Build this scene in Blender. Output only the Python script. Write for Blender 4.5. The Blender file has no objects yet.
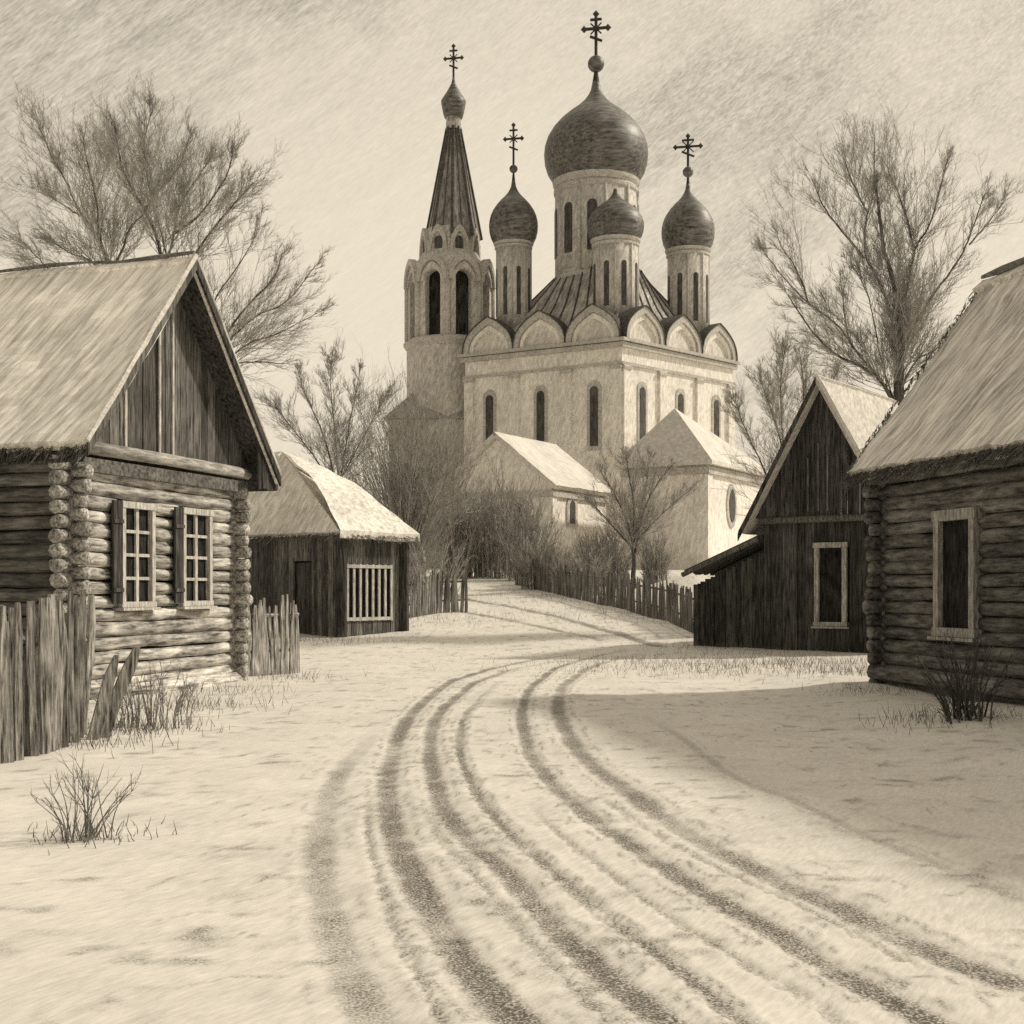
import bpy, math, random
import numpy as np
from mathutils import Vector, noise as mnoise

random.seed(7)
C = bpy.context.scene.collection
V = Vector
F = 1300.0          # focal length in pixels of a 1024 px frame
EYE = 1.6
HOR = 590.0         # picture row of the horizon

# ------------------------------------------------------------------ terrain and measuring
def sstep(a, b, x):
    t = max(0.0, min(1.0, (x - a) / (b - a)))
    return t * t * (3 - 2 * t)

def H(x, y):
    z = 3.0 * sstep(28, 85, y)
    z -= 5.0 * sstep(170, 420, y)
    z += 0.05 * (mnoise.noise(V((x * .35, y * .35, 0)))) * (1 - sstep(60, 120, y))
    # low bank of drifted snow on the right-hand side of the lane
    z += 1.0 * math.exp(-((x - 7.6) / 2.2) ** 2 - ((y - 53.5) / 3.0) ** 2)
    z += 0.16 * sstep(3.2, 6.0, x) * (1 - sstep(24, 32, y)) * (0.6 + 0.4 * mnoise.noise(V((x * .5, y * .3, 5))))
    return z

def P(px, py, Y):
    return V(((px - 512) / F * Y, Y, EYE + (HOR - py) / F * Y))

def XY(px, Y):
    return V(((px - 512) / F * Y, Y, 0))

def GR(px, Y):
    p = XY(px, Y); p.z = H(p.x, p.y); return p

# ------------------------------------------------------------------ materials
def pencil(name, v, grain=.25, scale=20, d=None, k=6, patch=.15, pscale=.8, island=0.0,
           tint=(1, .96, .89), rough=.95, bump=0.0, spec=.15, dirt=None, dirt_col=None, metallic=0):
    m = bpy.data.materials.new(name); m.use_nodes = True
    nt = m.node_tree; N = nt.nodes; L = nt.links
    b = N['Principled BSDF']
    b.inputs['Roughness'].default_value = rough
    b.inputs['Specular IOR Level'].default_value = spec
    b.inputs['Metallic'].default_value = metallic
    tc = N.new('ShaderNodeTexCoord')
    co = tc.outputs['Object']
    if d is not None:
        dv = V(d).normalized()
        dot = N.new('ShaderNodeVectorMath'); dot.operation = 'DOT_PRODUCT'
        dot.inputs[1].default_value = dv; L.new(co, dot.inputs[0])
        sc = N.new('ShaderNodeVectorMath'); sc.operation = 'SCALE'
        sc.inputs[0].default_value = dv * (1 - 1.0 / k); L.new(dot.outputs['Value'], sc.inputs['Scale'])
        sub = N.new('ShaderNodeVectorMath'); sub.operation = 'SUBTRACT'
        L.new(co, sub.inputs[0]); L.new(sc.outputs[0], sub.inputs[1]); co2 = sub.outputs[0]
    else:
        co2 = co
    def noi(c, s, det, lo, hi, a, bb):
        n = N.new('ShaderNodeTexNoise'); n.inputs['Scale'].default_value = s
        n.inputs['Detail'].default_value = det; n.inputs['Roughness'].default_value = .68
        L.new(c, n.inputs['Vector'])
        r = N.new('ShaderNodeMapRange'); r.inputs['From Min'].default_value = lo; r.inputs['From Max'].default_value = hi
        r.inputs['To Min'].default_value = a; r.inputs['To Max'].default_value = bb
        L.new(n.outputs['Fac'], r.inputs['Value']); return r.outputs['Result'], n.outputs['Fac']
    gr = min(.9, grain * 1.3)
    g, gf = noi(co2, scale, 5, .35, .65, 1 - gr, 1 + gr)
    p, _ = noi(co, pscale, 3, .3, .7, 1 - patch, 1 + patch)
    mu = N.new('ShaderNodeMath'); mu.operation = 'MULTIPLY'; L.new(g, mu.inputs[0]); L.new(p, mu.inputs[1])
    fac = mu.outputs[0]
    if island:
        ge = N.new('ShaderNodeNewGeometry')
        r = N.new('ShaderNodeMapRange'); r.inputs['To Min'].default_value = 1 - island; r.inputs['To Max'].default_value = 1 + island
        L.new(ge.outputs['Random Per Island'], r.inputs['Value'])
        m2 = N.new('ShaderNodeMath'); m2.operation = 'MULTIPLY'; L.new(fac, m2.inputs[0]); L.new(r.outputs['Result'], m2.inputs[1])
        fac = m2.outputs[0]
    col = N.new('ShaderNodeVectorMath'); col.operation = 'SCALE'
    col.inputs[0].default_value = (v * tint[0], v * tint[1], v * tint[2]); L.new(fac, col.inputs['Scale'])
    out = col.outputs[0]
    if dirt:
        at = N.new('ShaderNodeAttribute'); at.attribute_name = dirt
        # crumbly edge of the bare earth
        br, _ = noi(co, 75, 4, .36, .64, .1, 1.7)
        ad = N.new('ShaderNodeMath'); ad.operation = 'MULTIPLY'; ad.use_clamp = True
        L.new(at.outputs['Fac'], ad.inputs[0]); L.new(br, ad.inputs[1])
        mx = N.new('ShaderNodeMix'); mx.data_type = 'RGBA'
        L.new(ad.outputs[0], mx.inputs[0]); L.new(out, mx.inputs[6])
        dc = N.new('ShaderNodeVectorMath'); dc.operation = 'SCALE'
        dc.inputs[0].default_value = dirt_col; L.new(g, dc.inputs['Scale'])
        L.new(dc.outputs[0], mx.inputs[7]); out = mx.outputs[2]
    L.new(out, b.inputs['Base Color'])
    if bump:
        bp = N.new('ShaderNodeBump'); bp.inputs['Strength'].default_value = bump; bp.inputs['Distance'].default_value = .02
        L.new(gf, bp.inputs['Height']); L.new(bp.outputs['Normal'], b.inputs['Normal'])
    return m

HN = {}   # house axes, filled below (unit vectors)
gA = V((.3126, .9499, 0)); nA = V((.9499, -.3126, 0))          # left log house: gable direction, ridge direction (towards the lane)
gB = V((.974, .225, 0)); bB = V((.225, -.974, 0))              # right house: across, and along its ridge towards the viewer
gC = V((.8, -.6, 0)); bC = V((.6, .8, 0))
uE = V((.62, .785, 0)); wE = V((-.785, .62, 0))

M = {}
M['snow'] = pencil('trodden_snow', .665, grain=.085, scale=42, d=(.48, .87, 0), k=6, patch=.07, pscale=.9, bump=.12,
                   dirt='dirt', dirt_col=(.12, .11, .092))
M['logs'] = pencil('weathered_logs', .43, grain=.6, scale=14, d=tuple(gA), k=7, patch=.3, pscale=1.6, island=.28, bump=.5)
M['logs_shaded'] = pencil('weathered_logs_shaded', .14, grain=.5, scale=14, d=tuple(nA), k=7, patch=.3, pscale=1.6, island=.28, bump=.5)  # same house logs, shade of the long wall put into a darker colour
M['logs_end'] = pencil('log_ends', .36, grain=.6, scale=22, patch=.3, pscale=3, island=.25, bump=.4)
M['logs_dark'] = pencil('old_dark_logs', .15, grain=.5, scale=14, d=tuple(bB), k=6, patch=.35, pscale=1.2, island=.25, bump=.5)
M['plank'] = pencil('grey_gable_planks', .12, grain=.55, scale=26, d=(0, 0, 1), k=12, patch=.3, pscale=1.2, island=.45, bump=.4)
M['plank_dark'] = pencil('tarred_planks', .06, grain=.6, scale=22, d=(0, 0, 1), k=12, patch=.35, pscale=1.0, island=.4, bump=.4)
M['rail'] = pencil('pale_beam', .36, grain=.4, scale=22, d=tuple(gA), k=8, patch=.2, pscale=2, bump=.3)
M['trim'] = pencil('pale_painted_trim', .5, grain=.3, scale=30, d=(0, 0, 1), k=6, patch=.15, pscale=3)
M['trim_snow'] = pencil('snow_on_edge', .66, grain=.2, scale=20, patch=.1, pscale=2)
M['dim_trim'] = pencil('weathered_trim', .36, grain=.4, scale=26, d=(0, 0, 1), k=6, patch=.25, pscale=2)
M['pane'] = pencil('dark_window_glass', .028, grain=.6, scale=18, d=(0, 0, 1), k=6, patch=.4, pscale=2, rough=.7, spec=.05)
M['roofA'] = pencil('snow_over_thatch', .9, grain=.26, scale=11, d=tuple((gA * .62 + V((0, 0, .78)) + nA * .25)), k=11, patch=.12, pscale=.7, bump=.4)
M['roofB'] = pencil('thin_snow_over_thatch', .66, grain=.34, scale=11, d=tuple((gB * .62 + V((0, 0, .78)) + bB * .2)), k=11, patch=.2, pscale=.8, bump=.5)
M['thatch'] = pencil('thatch_straw', .16, grain=.4, scale=20, patch=.3, pscale=2, island=.4)
M['roofC'] = pencil('snow_on_shed_roof', .58, grain=.2, scale=10, d=(.4, .5, .7), k=8, patch=.12, pscale=.8)
M['roofE'] = pencil('snow_on_barn_roof', .76, grain=.22, scale=8, d=(.5, .2, .6), k=7, patch=.14, pscale=.7, bump=.4)
M['picket'] = pencil('split_grey_pickets', .24, grain=.85, scale=34, d=(0, 0, 1), k=14, patch=.35, pscale=2.5, island=.55, bump=.5)
M['picket_far'] = pencil('far_grey_pickets', .17, grain=.5, scale=10, d=(0, 0, 1), k=8, patch=.3, pscale=1, island=.35)
M['plaster'] = pencil('limewashed_masonry', .84, grain=.17, scale=5.5, d=(.3, 0, 1), k=3, patch=.1, pscale=.35)
M['plaster_old'] = pencil('weathered_limewash', .56, grain=.26, scale=5.5, d=(.3, 0, 1), k=3, patch=.15, pscale=.3)
M['mould'] = pencil('stone_moulding', .52, grain=.2, scale=6, patch=.12, pscale=.5)
M['tymp'] = pencil('tympanum_plaster', .70, grain=.18, scale=5.5, d=(.6, 0, 1), k=3, patch=.1, pscale=.5)
M['slit'] = pencil('dark_slit_glass', .09, grain=.4, scale=6, d=(0, 0, 1), k=4, patch=.2, pscale=1, rough=.5)
M['belfry_dark'] = pencil('belfry_inner_shade', .06, grain=.6, scale=6, d=(0, 0, 1), k=6, patch=.3, pscale=.6)
M['dome'] = pencil('lead_grey_dome', .13, grain=.6, scale=5, d=(1, .3, .12), k=7, patch=.25, pscale=.5, rough=.5, spec=.5)
M['tent'] = pencil('grey_tent_roof', .24, grain=.42, scale=5, d=(0, 0, 1), k=7, patch=.2, pscale=.4, island=.2, rough=.75)
M['sheet'] = pencil('grey_sheet_roof', .42, grain=.4, scale=5, d=(.3, .3, .6), k=5, patch=.3, pscale=.45)
M['rib'] = pencil('dark_roof_rib', .10, grain=.4, scale=6, patch=.2, pscale=1)
M['iron'] = pencil('dark_iron', .05, grain=.4, scale=8, patch=.2, pscale=1, rough=.6)
M['annexsnow'] = pencil('snow_on_annex_roof', .68, grain=.14, scale=5, d=(.6, .2, -.5), k=4, patch=.1, pscale=.5)
M['annexroof'] = pencil('grey_annex_roof', .33, grain=.3, scale=5, patch=.15, pscale=.5)
M['bark'] = pencil('bark', .10, grain=.4, scale=16, d=(0, 0, 1), k=6, patch=.25, pscale=2, bump=.4)
M['twig'] = pencil('bare_twigs', .36, grain=.3, scale=3, patch=.2, pscale=.6)
M['shrub'] = pencil('shrub_twigs', .36, grain=.3, scale=3, patch=.3, pscale=.6)
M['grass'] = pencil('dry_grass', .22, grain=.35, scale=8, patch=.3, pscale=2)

# ------------------------------------------------------------------ mesh building
class MB:
    def __init__(s): s.v = []; s.f = []
    def add(s, vs, fs):
        o = len(s.v); s.v += [V(a) for a in vs]; s.f += [tuple(i + o for i in f) for f in fs]
    def box8(s, c):   # 8 corners: bottom 0-3 ccw, top 4-7
        s.add(c, [(3, 2, 1, 0), (4, 5, 6, 7), (0, 1, 5, 4), (1, 2, 6, 5), (2, 3, 7, 6), (3, 0, 4, 7)])
    def obox(s, o, a, b, c):  # origin corner and three edge vectors
        o, a, b, c = V(o), V(a), V(b), V(c)
        s.box8([o, o + a, o + a + b, o + b, o + c, o + a + c, o + a + b + c, o + b + c])
    def tube(s, pts, rad, n=8, cap=True, jit=0):
        pts = [V(p) for p in pts]
        if not hasattr(rad, '__len__'): rad = [rad] * len(pts)
        base = len(s.v); prev = None
        for i, p in enumerate(pts):
            t = (pts[min(i + 1, len(pts) - 1)] - pts[max(i - 1, 0)])
            t = t.normalized() if t.length > 1e-9 else V((0, 0, 1))
            if prev is None:
                up = V((0, 0, 1)) if abs(t.z) < .9 else V((1, 0, 0))
                x = t.cross(up).normalized()
            else:
                x = (prev - t * prev.dot(t)).normalized()
            prev = x; y = t.cross(x)
            for k in range(n):
                a = 2 * math.pi * k / n
                r = rad[i] * (1 + (random.uniform(-jit, jit) if jit else 0))
                s.v.append(p + x * (math.cos(a) * r) + y * (math.sin(a) * r))
        for i in range(len(pts) - 1):
            for k in range(n):
                k2 = (k + 1) % n
                s.f.append((base + i * n + k, base + i * n + k2, base + (i + 1) * n + k2, base + (i + 1) * n + k))
        if cap:
            s.f.append(tuple(base + k for k in reversed(range(n))))
            e = base + (len(pts) - 1) * n
            s.f.append(tuple(e + k for k in range(n)))
    def lathe(s, c, prof, n=32, cap=True, rot=0.0):   # prof: list of (r, z) absolute z; c = (x, y)
        base = len(s.v)
        for r, z in prof:
            for k in range(n):
                a = 2 * math.pi * k / n + rot
                s.v.append(V((c[0] + math.cos(a) * r, c[1] + math.sin(a) * r, z)))
        for i in range(len(prof) - 1):
            for k in range(n):
                k2 = (k + 1) % n
                s.f.append((base + i * n + k, base + i * n + k2, base + (i + 1) * n + k2, base + (i + 1) * n + k))
        if cap:
            s.f.append(tuple(base + k for k in reversed(range(n))))
            e = base + (len(prof) - 1) * n
            s.f.append(tuple(e + k for k in range(n)))
    def prism(s, poly, ext):
        n = len(poly); ext = V(ext); poly = [V(p) for p in poly]
        s.add(poly + [p + ext for p in poly],
              [tuple(reversed(range(n))), tuple(range(n, 2 * n))] + [(i, (i + 1) % n, n + (i + 1) % n, n + i) for i in range(n)])
    def ring(s, outer, inner, ext):  # open arch band between two equally long point lists
        n = len(outer); ext = V(ext); o = [V(p) for p in outer]; i_ = [V(p) for p in inner]
        vs = o + i_ + [p + ext for p in o] + [p + ext for p in i_]
        fs = []
        for k in range(n - 1):
            fs += [(k, k + 1, n + k + 1, n + k), (2 * n + k + 1, 2 * n + k, 3 * n + k, 3 * n + k + 1),
                   (k + 1, k, 2 * n + k, 2 * n + k + 1), (n + k, n + k + 1, 3 * n + k + 1, 3 * n + k)]
        fs += [(0, n, 3 * n, 2 * n), (n - 1, 3 * n - 1, 4 * n - 1, 2 * n - 1)]
        s.add(vs, fs)
    def slab(s, a, b, c, d, thick, nu=20, nv=20, amp=.04, fr=1.2, down=None, sag=0.0):
        # top surface a-b (lower edge) c-d (upper edge: c above b, d above a)
        a, b, c, d = map(V, (a, b, c, d))
        nrm = (b - a).cross(d - a).normalized()
        if nrm.z < 0: nrm = -nrm
        dn = nrm * -thick if down is None else V(down)
        base = len(s.v)
        for lay in (0, 1):
            for j in range(nv + 1):
                for i in range(nu + 1):
                    u, w = i / nu, j / nv
                    p = (a * (1 - u) + b * u) * (1 - w) + (d * (1 - u) + c * u) * w
                    p = p + V((0, 0, -sag * math.sin(math.pi * w)))
                    if lay == 0:
                        p = p + nrm * (mnoise.noise(p * fr) * amp + mnoise.noise(p * fr * 3.7) * amp * .45)
                    else:
                        p = p + dn
                    if j == 0 or i in (0, nu):
                        p = p + V((0, 0, 1)) * mnoise.noise(p * 3.1) * amp * .7
                    s.v.append(p)
        W = nu + 1; T = W * (nv + 1)
        for j in range(nv):
            for i in range(nu):
                q = base + j * W + i
                s.f.append((q, q + 1, q + W + 1, q + W)); s.f.append((q + T, q + T + W, q + T + W + 1, q + T + 1))
        for i in range(nu):
            q = base + i; s.f.append((q + 1, q, q + T, q + T + 1))
            q = base + nv * W + i; s.f.append((q, q + 1, q + T + 1, q + T))
        for j in range(nv):
            q = base + j * W; s.f.append((q, q + W, q + W + T, q + T))
            q = base + j * W + nu; s.f.append((q + W, q, q + T, q + W + T))
    def build(s, name, mat, parent=None, loc=None, smooth=False):
        if parent is not None: org = parent['org']; org = V(org)
        else: org = V(loc) if loc is not None else V((0, 0, 0))
        me = bpy.data.meshes.new(name)
        me.from_pydata([tuple(p - org) for p in s.v], [], s.f)
        me.materials.append(mat if not isinstance(mat, str) else M[mat])
        if smooth:
            for p in me.polygons: p.use_smooth = True
        me.update()
        o = bpy.data.objects.new(name, me); C.objects.link(o)
        if parent is not None:
            o.parent = parent; o['org'] = tuple(org)
        else:
            o.location = org; o['org'] = tuple(org)
        return o

def tag(o, label, cat, group=None, kind=None):
    if label: o['label'] = label
    if cat: o['category'] = cat
    if group: o['group'] = group
    if kind: o['kind'] = kind
    return o

def thing(name, label, cat, loc, group=None):
    o = bpy.data.objects.new(name, None); C.objects.link(o)
    o.location = V(loc); o['org'] = tuple(V(loc)); o.empty_display_size = .3
    return tag(o, label, cat, group)

# ------------------------------------------------------------------ GROUND with lane and wheel ruts
def gpt(px, py):
    Y = 3.0
    while Y < 84:
        z = 3.0 * sstep(28, 85, Y)
        if HOR + F * (EYE - z) / Y <= py: break
        Y += .02 + Y * .002
    return ((px - 512) / F * Y, Y)

def gline(pts):
    return np.array([gpt(*p) for p in pts])

def smooth_line(a, n=3):
    for _ in range(n):
        q = [a[0]]
        for i in range(len(a) - 1):
            q += [a[i] * .75 + a[i + 1] * .25, a[i] * .25 + a[i + 1] * .75]
        q.append(a[-1]); a = np.array(q)
    return a

RUTS = [  # (picture points, half width m, strength)
    ([(392, 1060), (362, 1010), (338, 950), (322, 890), (318, 840), (326, 800), (345, 765), (372, 735)], .075, .55),
    ([(545, 1060), (505, 1018), (468, 970), (432, 915), (404, 860), (386, 810), (388, 765), (400, 730), (425, 697), (470, 673), (530, 660), (590, 652)], .070, 1.0),
    ([(452, 1050), (420, 985), (395, 930), (376, 870), (366, 830), (370, 790)], .022, .45),
    ([(520, 1040), (480, 985), (450, 935), (420, 880), (402, 835)], .02, .35),
    ([(700, 1060), (657, 1024), (612, 985), (562, 935), (512, 878), (478, 850), (450, 822), (435, 788), (428, 745), (436, 715), (462, 690), (505, 670), (560, 660)], .062, .9),
    ([(760, 1045), (727, 1015), (702, 990), (637, 940), (562, 880), (512, 838), (480, 800), (463, 770), (457, 735), (470, 705), (500, 682)], .04, .6),
    ([(620, 1050), (582, 1005), (545, 960), (500, 905), (462, 865), (440, 838), (420, 800)], .03, .4),
    ([(940, 1030), (892, 1005), (852, 980), (787, 940), (712, 900), (642, 855), (587, 815), (547, 780), (525, 742), (520, 710), (530, 686), (560, 664), (610, 653), (660, 648)], .06, .95),
    ([(1010, 985), (962, 965), (862, 920), (782, 885), (712, 850), (652, 810), (597, 770), (567, 737), (555, 705), (565, 680), (600, 662), (650, 651)], .075, .75),
    ([(860, 1040), (810, 1000), (740, 960), (660, 912), (600, 868), (560, 838), (530, 800)], .025, .4),
    ([(905, 960), (840, 925), (760, 890), (700, 862), (645, 828), (590, 790)], .02, .4),
    ([(1010, 900), (930, 862), (860, 835), (790, 800), (740, 785), (690, 745), (640, 715)], .05, .35),
    ([(660, 646), (600, 628), (540, 612), (470, 600), (430, 590), (415, 584)], .16, .8),
    ([(600, 640), (540, 626), (480, 615), (430, 604), (400, 598)], .15, .7),
]
CENTER = [(720, 1200), (655, 1060), (560, 930), (490, 850), (455, 790), (455, 740), (490, 695), (545, 668), (585, 650), (590, 638), (560, 622), (510, 606), (465, 592), (430, 582)]

def seg_dist(X, Y, line, frac=False):
    best = np.full(X.shape, 1e9); at = np.zeros(X.shape)
    n = len(line) - 1
    for i in range(n):
        ax, ay = line[i]; bx, by = line[i + 1]
        dx, dy = bx - ax, by - ay; L2 = dx * dx + dy * dy + 1e-9
        t = np.clip(((X - ax) * dx + (Y - ay) * dy) / L2, 0, 1)
        dd = np.hypot(X - ax - t * dx, Y - ay - t * dy)
        at = np.where(dd < best, (i + t) / n, at); best = np.minimum(best, dd)
    return (best, at) if frac else best

def axis_lines(dense, out):
    return np.array(sorted(set([-o for o in out]) | set(dense) | set(out)))

ys = [-400, -200, -100, -50, -25, -12, -6, -2, 1, 2.5]
y = 3.6
while y < 36: ys.append(y); y += max(.03, .0085 * y)
while y < 64: ys.append(y); y += .4
while y < 110: ys.append(y); y *= 1.03
while y < 4000: ys.append(y); y *= 1.3
xs = []
x = -7.0
while x < 9.5: xs.append(x); x += .024 if -2.2 < x < 3.6 else .06
x = 9.5; st = .12
while x < 4000: xs.append(x); x += st; st *= 1.16
x = -7.06; st = .1
while x > -4000: xs.append(x); x -= st; st *= 1.16
xs = np.array(sorted(xs)); ys = np.array(ys)
GX, GY = np.meshgrid(xs, ys)
Z = np.array([[H(a, b) for a in xs] for b in ys])
dirt = np.zeros_like(Z)
nearm = (GY > 3) & (GY < 95) & (np.abs(GX) < 16)
gx, gy = GX[nearm], GY[nearm]
dz = np.zeros_like(gx); dd = np.zeros_like(gx)
wob = np.array([mnoise.noise(V((a * 1.3, b * 1.3, 2.2))) for a, b in zip(gx, gy)])
rag = np.array([mnoise.noise(V((a * 6.0, b * 6.0, 7.7))) for a, b in zip(gx, gy)])
rag2 = np.array([mnoise.noise(V((a * 21.0, b * 15.0, 1.7))) for a, b in zip(gx, gy)])
for pts, hw, st in RUTS:
    ln = smooth_line(gline(pts))
    d, fr = seg_dist(gx, gy, ln, True); d = d + wob * .03 + rag * .03 + rag2 * .034
    hw = hw * (1.3 if hw > .05 else 1.15); st = min(1.0, st * (1.15 if hw > .05 else 1.6)); st = st * np.clip((1 - fr) * 5, 0, 1); hw = hw * np.clip(1 + .5 * rag + .5 * wob, .5, 1.5)
    if np.max(hw) > .05:    # thin broken line of thrown-up earth along both edges
        dd = np.maximum(dd, .62 * st * np.exp(-((d - hw * 1.75) / .017) ** 2) * np.clip(rag * 2.2 + .75, 0, 1))
    dz -= .012 * st * np.exp(-(d / (hw * 1.1)) ** 2)
    dz += .005 * st * np.exp(-((d - hw * 2.2) / (hw * .8)) ** 2)
    dd = np.maximum(dd, 1.05 * st * np.exp(-(d / hw) ** 4) * np.clip(.85 + .5 * wob + .35 * rag, .25, 1))
# trodden, lumpy snow everywhere near
dz += .005 * rag + .02 * wob + .004 * rag2
# thin wisps of grass and blown earth in the snow
w1 = np.array([mnoise.noise(V((a * .9 + b * .5, b * 1.6 - a * .6, 11))) for a, b in zip(gx, gy)])
w2 = np.array([mnoise.noise(V((a * 3.2 + b * 1.2, b * 5.5 - a * 2.0, 3))) for a, b in zip(gx, gy)])
w3 = np.array([mnoise.noise(V((a * 2.2 + b * .8, b * 2.4 - a * 1.1, 21))) for a, b in zip(gx, gy)])
wisp = np.clip((w1 + .12) * 2.4, 0, 1) * np.clip((w2 - .02) * 2.2, 0, 1) * np.clip(rag * 1.5 + .6, 0, 1) + 1.0 * np.clip(1 - np.abs(w3) * 18, 0, 1) * np.clip((w1 + .35) * 3, 0, 1) * np.clip(rag * 1.6 + .5, 0, 1)
dd = np.maximum(dd, .62 * np.clip(wisp, 0, 1))
Z[nearm] += dz; dirt[nearm] = dd
ctr = smooth_line(gline(CENTER))
cd = seg_dist(GX, GY, ctr)
halfw = np.where(GY < 30, 1.75, 2.3)
isroad = (cd < halfw) & (GY > 2.6) & (GY < 66)

def ground_piece(name, mask_fn):
    ny, nx = Z.shape
    idx = -np.ones(Z.size, int); vs = []; fs = []; ds = []
    for j in range(ny - 1):
        for i in range(nx - 1):
            if mask_fn(j, i):
                q = []
                for (jj, ii) in ((j, i), (j, i + 1), (j + 1, i + 1), (j + 1, i)):
                    k = jj * nx + ii
                    if idx[k] < 0:
                        idx[k] = len(vs); vs.append((GX[jj, ii], GY[jj, ii], Z[jj, ii])); ds.append(dirt[jj, ii])
                    q.append(int(idx[k]))
                fs.append(tuple(q))
    me = bpy.data.meshes.new(name); me.from_pydata(vs, [], fs)
    a = me.attributes.new('dirt', 'FLOAT', 'POINT'); a.data.foreach_set('value', np.array(ds, dtype=np.float32))
    me.materials.append(M['snow']); me.update()
    for p in me.polygons: p.use_smooth = True
    o = bpy.data.objects.new(name, me); C.objects.link(o)
    o['kind'] = 'structure'
    return o

g = ground_piece('ground', lambda j, i: not isroad[j, i])
g['label'] = 'snow covered village ground with faint tufts of grass'
g = ground_piece('road', lambda j, i: isroad[j, i])
g['label'] = 'snowy lane with curving dark wheel ruts'

# ------------------------------------------------------------------ log walls and windows
def log_wall(mb, p0, p1, z0, z1, r, ext0, ext1, holes=(), off=0.0):
    """courses of logs from p0 to p1; holes = (t0, t1, zlo, zhi) in metres along the wall"""
    p0, p1 = V(p0), V(p1); d = (p1 - p0); L = d.length; d.normalize()
    z = z0 + r + off; i = 0
    while z < z1 + r * .5:
        spans = [(-ext0 + random.uniform(-.05, .05), L + ext1 + random.uniform(-.05, .05))]
        for (t0, t1, zl, zh) in holes:
            if zl - r * .5 < z < zh + r * .5:
                ns = []
                for a, b in spans:
                    if t0 > a and t1 < b: ns += [(a, t0), (t1, b)]
                    else: ns.append((a, b))
                spans = ns
        rr = r * random.uniform(.86, 1.08)
        for a, b in spans:
            m = max(2, int((b - a) / .35))
            pts = []
            for k in range(m + 1):
                t = a + (b - a) * k / m
                q = p0 + d * t
                pts.append(V((q.x + random.uniform(-.008, .008), q.y + random.uniform(-.008, .008), z + random.uniform(-.012, .012))))
            mb.tube(pts, rr, 10, True, .035)
        z += 2 * r * .97; i += 1

def back_fill(mb, p0, p1, z0, z1, inward, dist, th=.06):
    p0, p1 = V(p0), V(p1); inw = V(inward).normalized()
    a = p0 + inw * dist; b = p1 + inw * dist
    mb.obox((a.x, a.y, z0), b - a, inw * th, (0, 0, z1 - z0))

def window(parent, p0, d, nrm, t0, t1, zl, zh, proud, rows=3, cols=2, fw=.07, trim='trim', shutter=False, sill=True, mun=.028):
    """casement in a wall starting at p0 running along d, facing nrm"""
    p0, d, n = V((p0[0], p0[1], 0)), V(d).normalized(), V(nrm).normalized()
    def at(t, z, o): q = p0 + d * t + n * o; return V((q.x, q.y, z))
    mb = MB(); dep = n * -(proud + .06)
    mb.obox(at(t0, zl, proud), d * fw, dep, (0, 0, zh - zl))
    mb.obox(at(t1 - fw, zl, proud), d * fw, dep, (0, 0, zh - zl))
    mb.obox(at(t0 - .03, zh - .004, proud + .015), d * (t1 - t0 + .06), dep, (0, 0, fw * 1.2))
    mb.obox(at(t0 - .02, zl - fw, proud + .01), d * (t1 - t0 + .04), dep, (0, 0, fw))
    w = mb.build('window', trim, parent)
    m2 = MB()
    iw = (t1 - t0 - 2 * fw)
    for c in range(1, cols):
        x = t0 + fw + iw * c / cols
        m2.obox(at(x - mun, zl, proud - .035), d * (2 * mun), n * -.04, (0, 0, zh - zl - .006))
    for r_ in range(1, rows):
        z = zl + (zh - zl) * r_ / rows
        m2.obox(at(t0 + fw + .002, z - mun * .7, proud - .04), d * (iw - .004), n * -.03, (0, 0, mun * 1.4))
    if cols > 1 or rows > 1: m2.build('glazing_bars', trim, w)
    m3 = MB(); m3.obox(at(t0 + fw * .5, zl - .02, proud - .085), d * (iw + fw), n * -.02, (0, 0, zh - zl + .03))
    m3.build('pane', 'pane', w)
    if sill:
        m4 = MB(); m4.obox(at(t0 - .06, zl - fw - .05, proud + .06), d * (t1 - t0 + .12), n * -(.05 + proud), (0, 0, .045))
        m4.build('sill', trim, w)
    if shutter:
        m5 = MB()
        for q in range(2):
            m5.obox(at(t0 - .26 + q * .122, zl - .03, proud + .02), d * .115, n * -.035, (0, 0, zh - zl + .12))
        m5.obox(at(t0 - .265, zl + .15, proud + .042), d * .245, n * -.02, (0, 0, .06))
        m5.obox(at(t0 - .265, zh - .25, proud + .042), d * .245, n * -.02, (0, 0, .06))
        m5.build('shutter', 'plank_dark', w)
    return w

def corner_logs(mb, c, n1, n2, z0, z1, r, ext):
    """ends of crossing logs seen at a corner: stacked stubs along n1 and n2"""
    z = z0 + r; k = 0
    while z < z1:
        for n, o in ((n1, 0), (n2, r)):
            q = V(c) + V(n) * (ext * random.uniform(.75, 1.15)); p = V(c) - V(n) * .1
            rr = r * random.uniform(.9, 1.08)
            mb.tube([V((p.x, p.y, z + o)), V((q.x, q.y, z + o)), V((q.x, q.y, z + o)) + V(n) * .03], [rr, rr, rr * .93], 9, True, .07)
        z += 2 * r * .97

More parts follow.
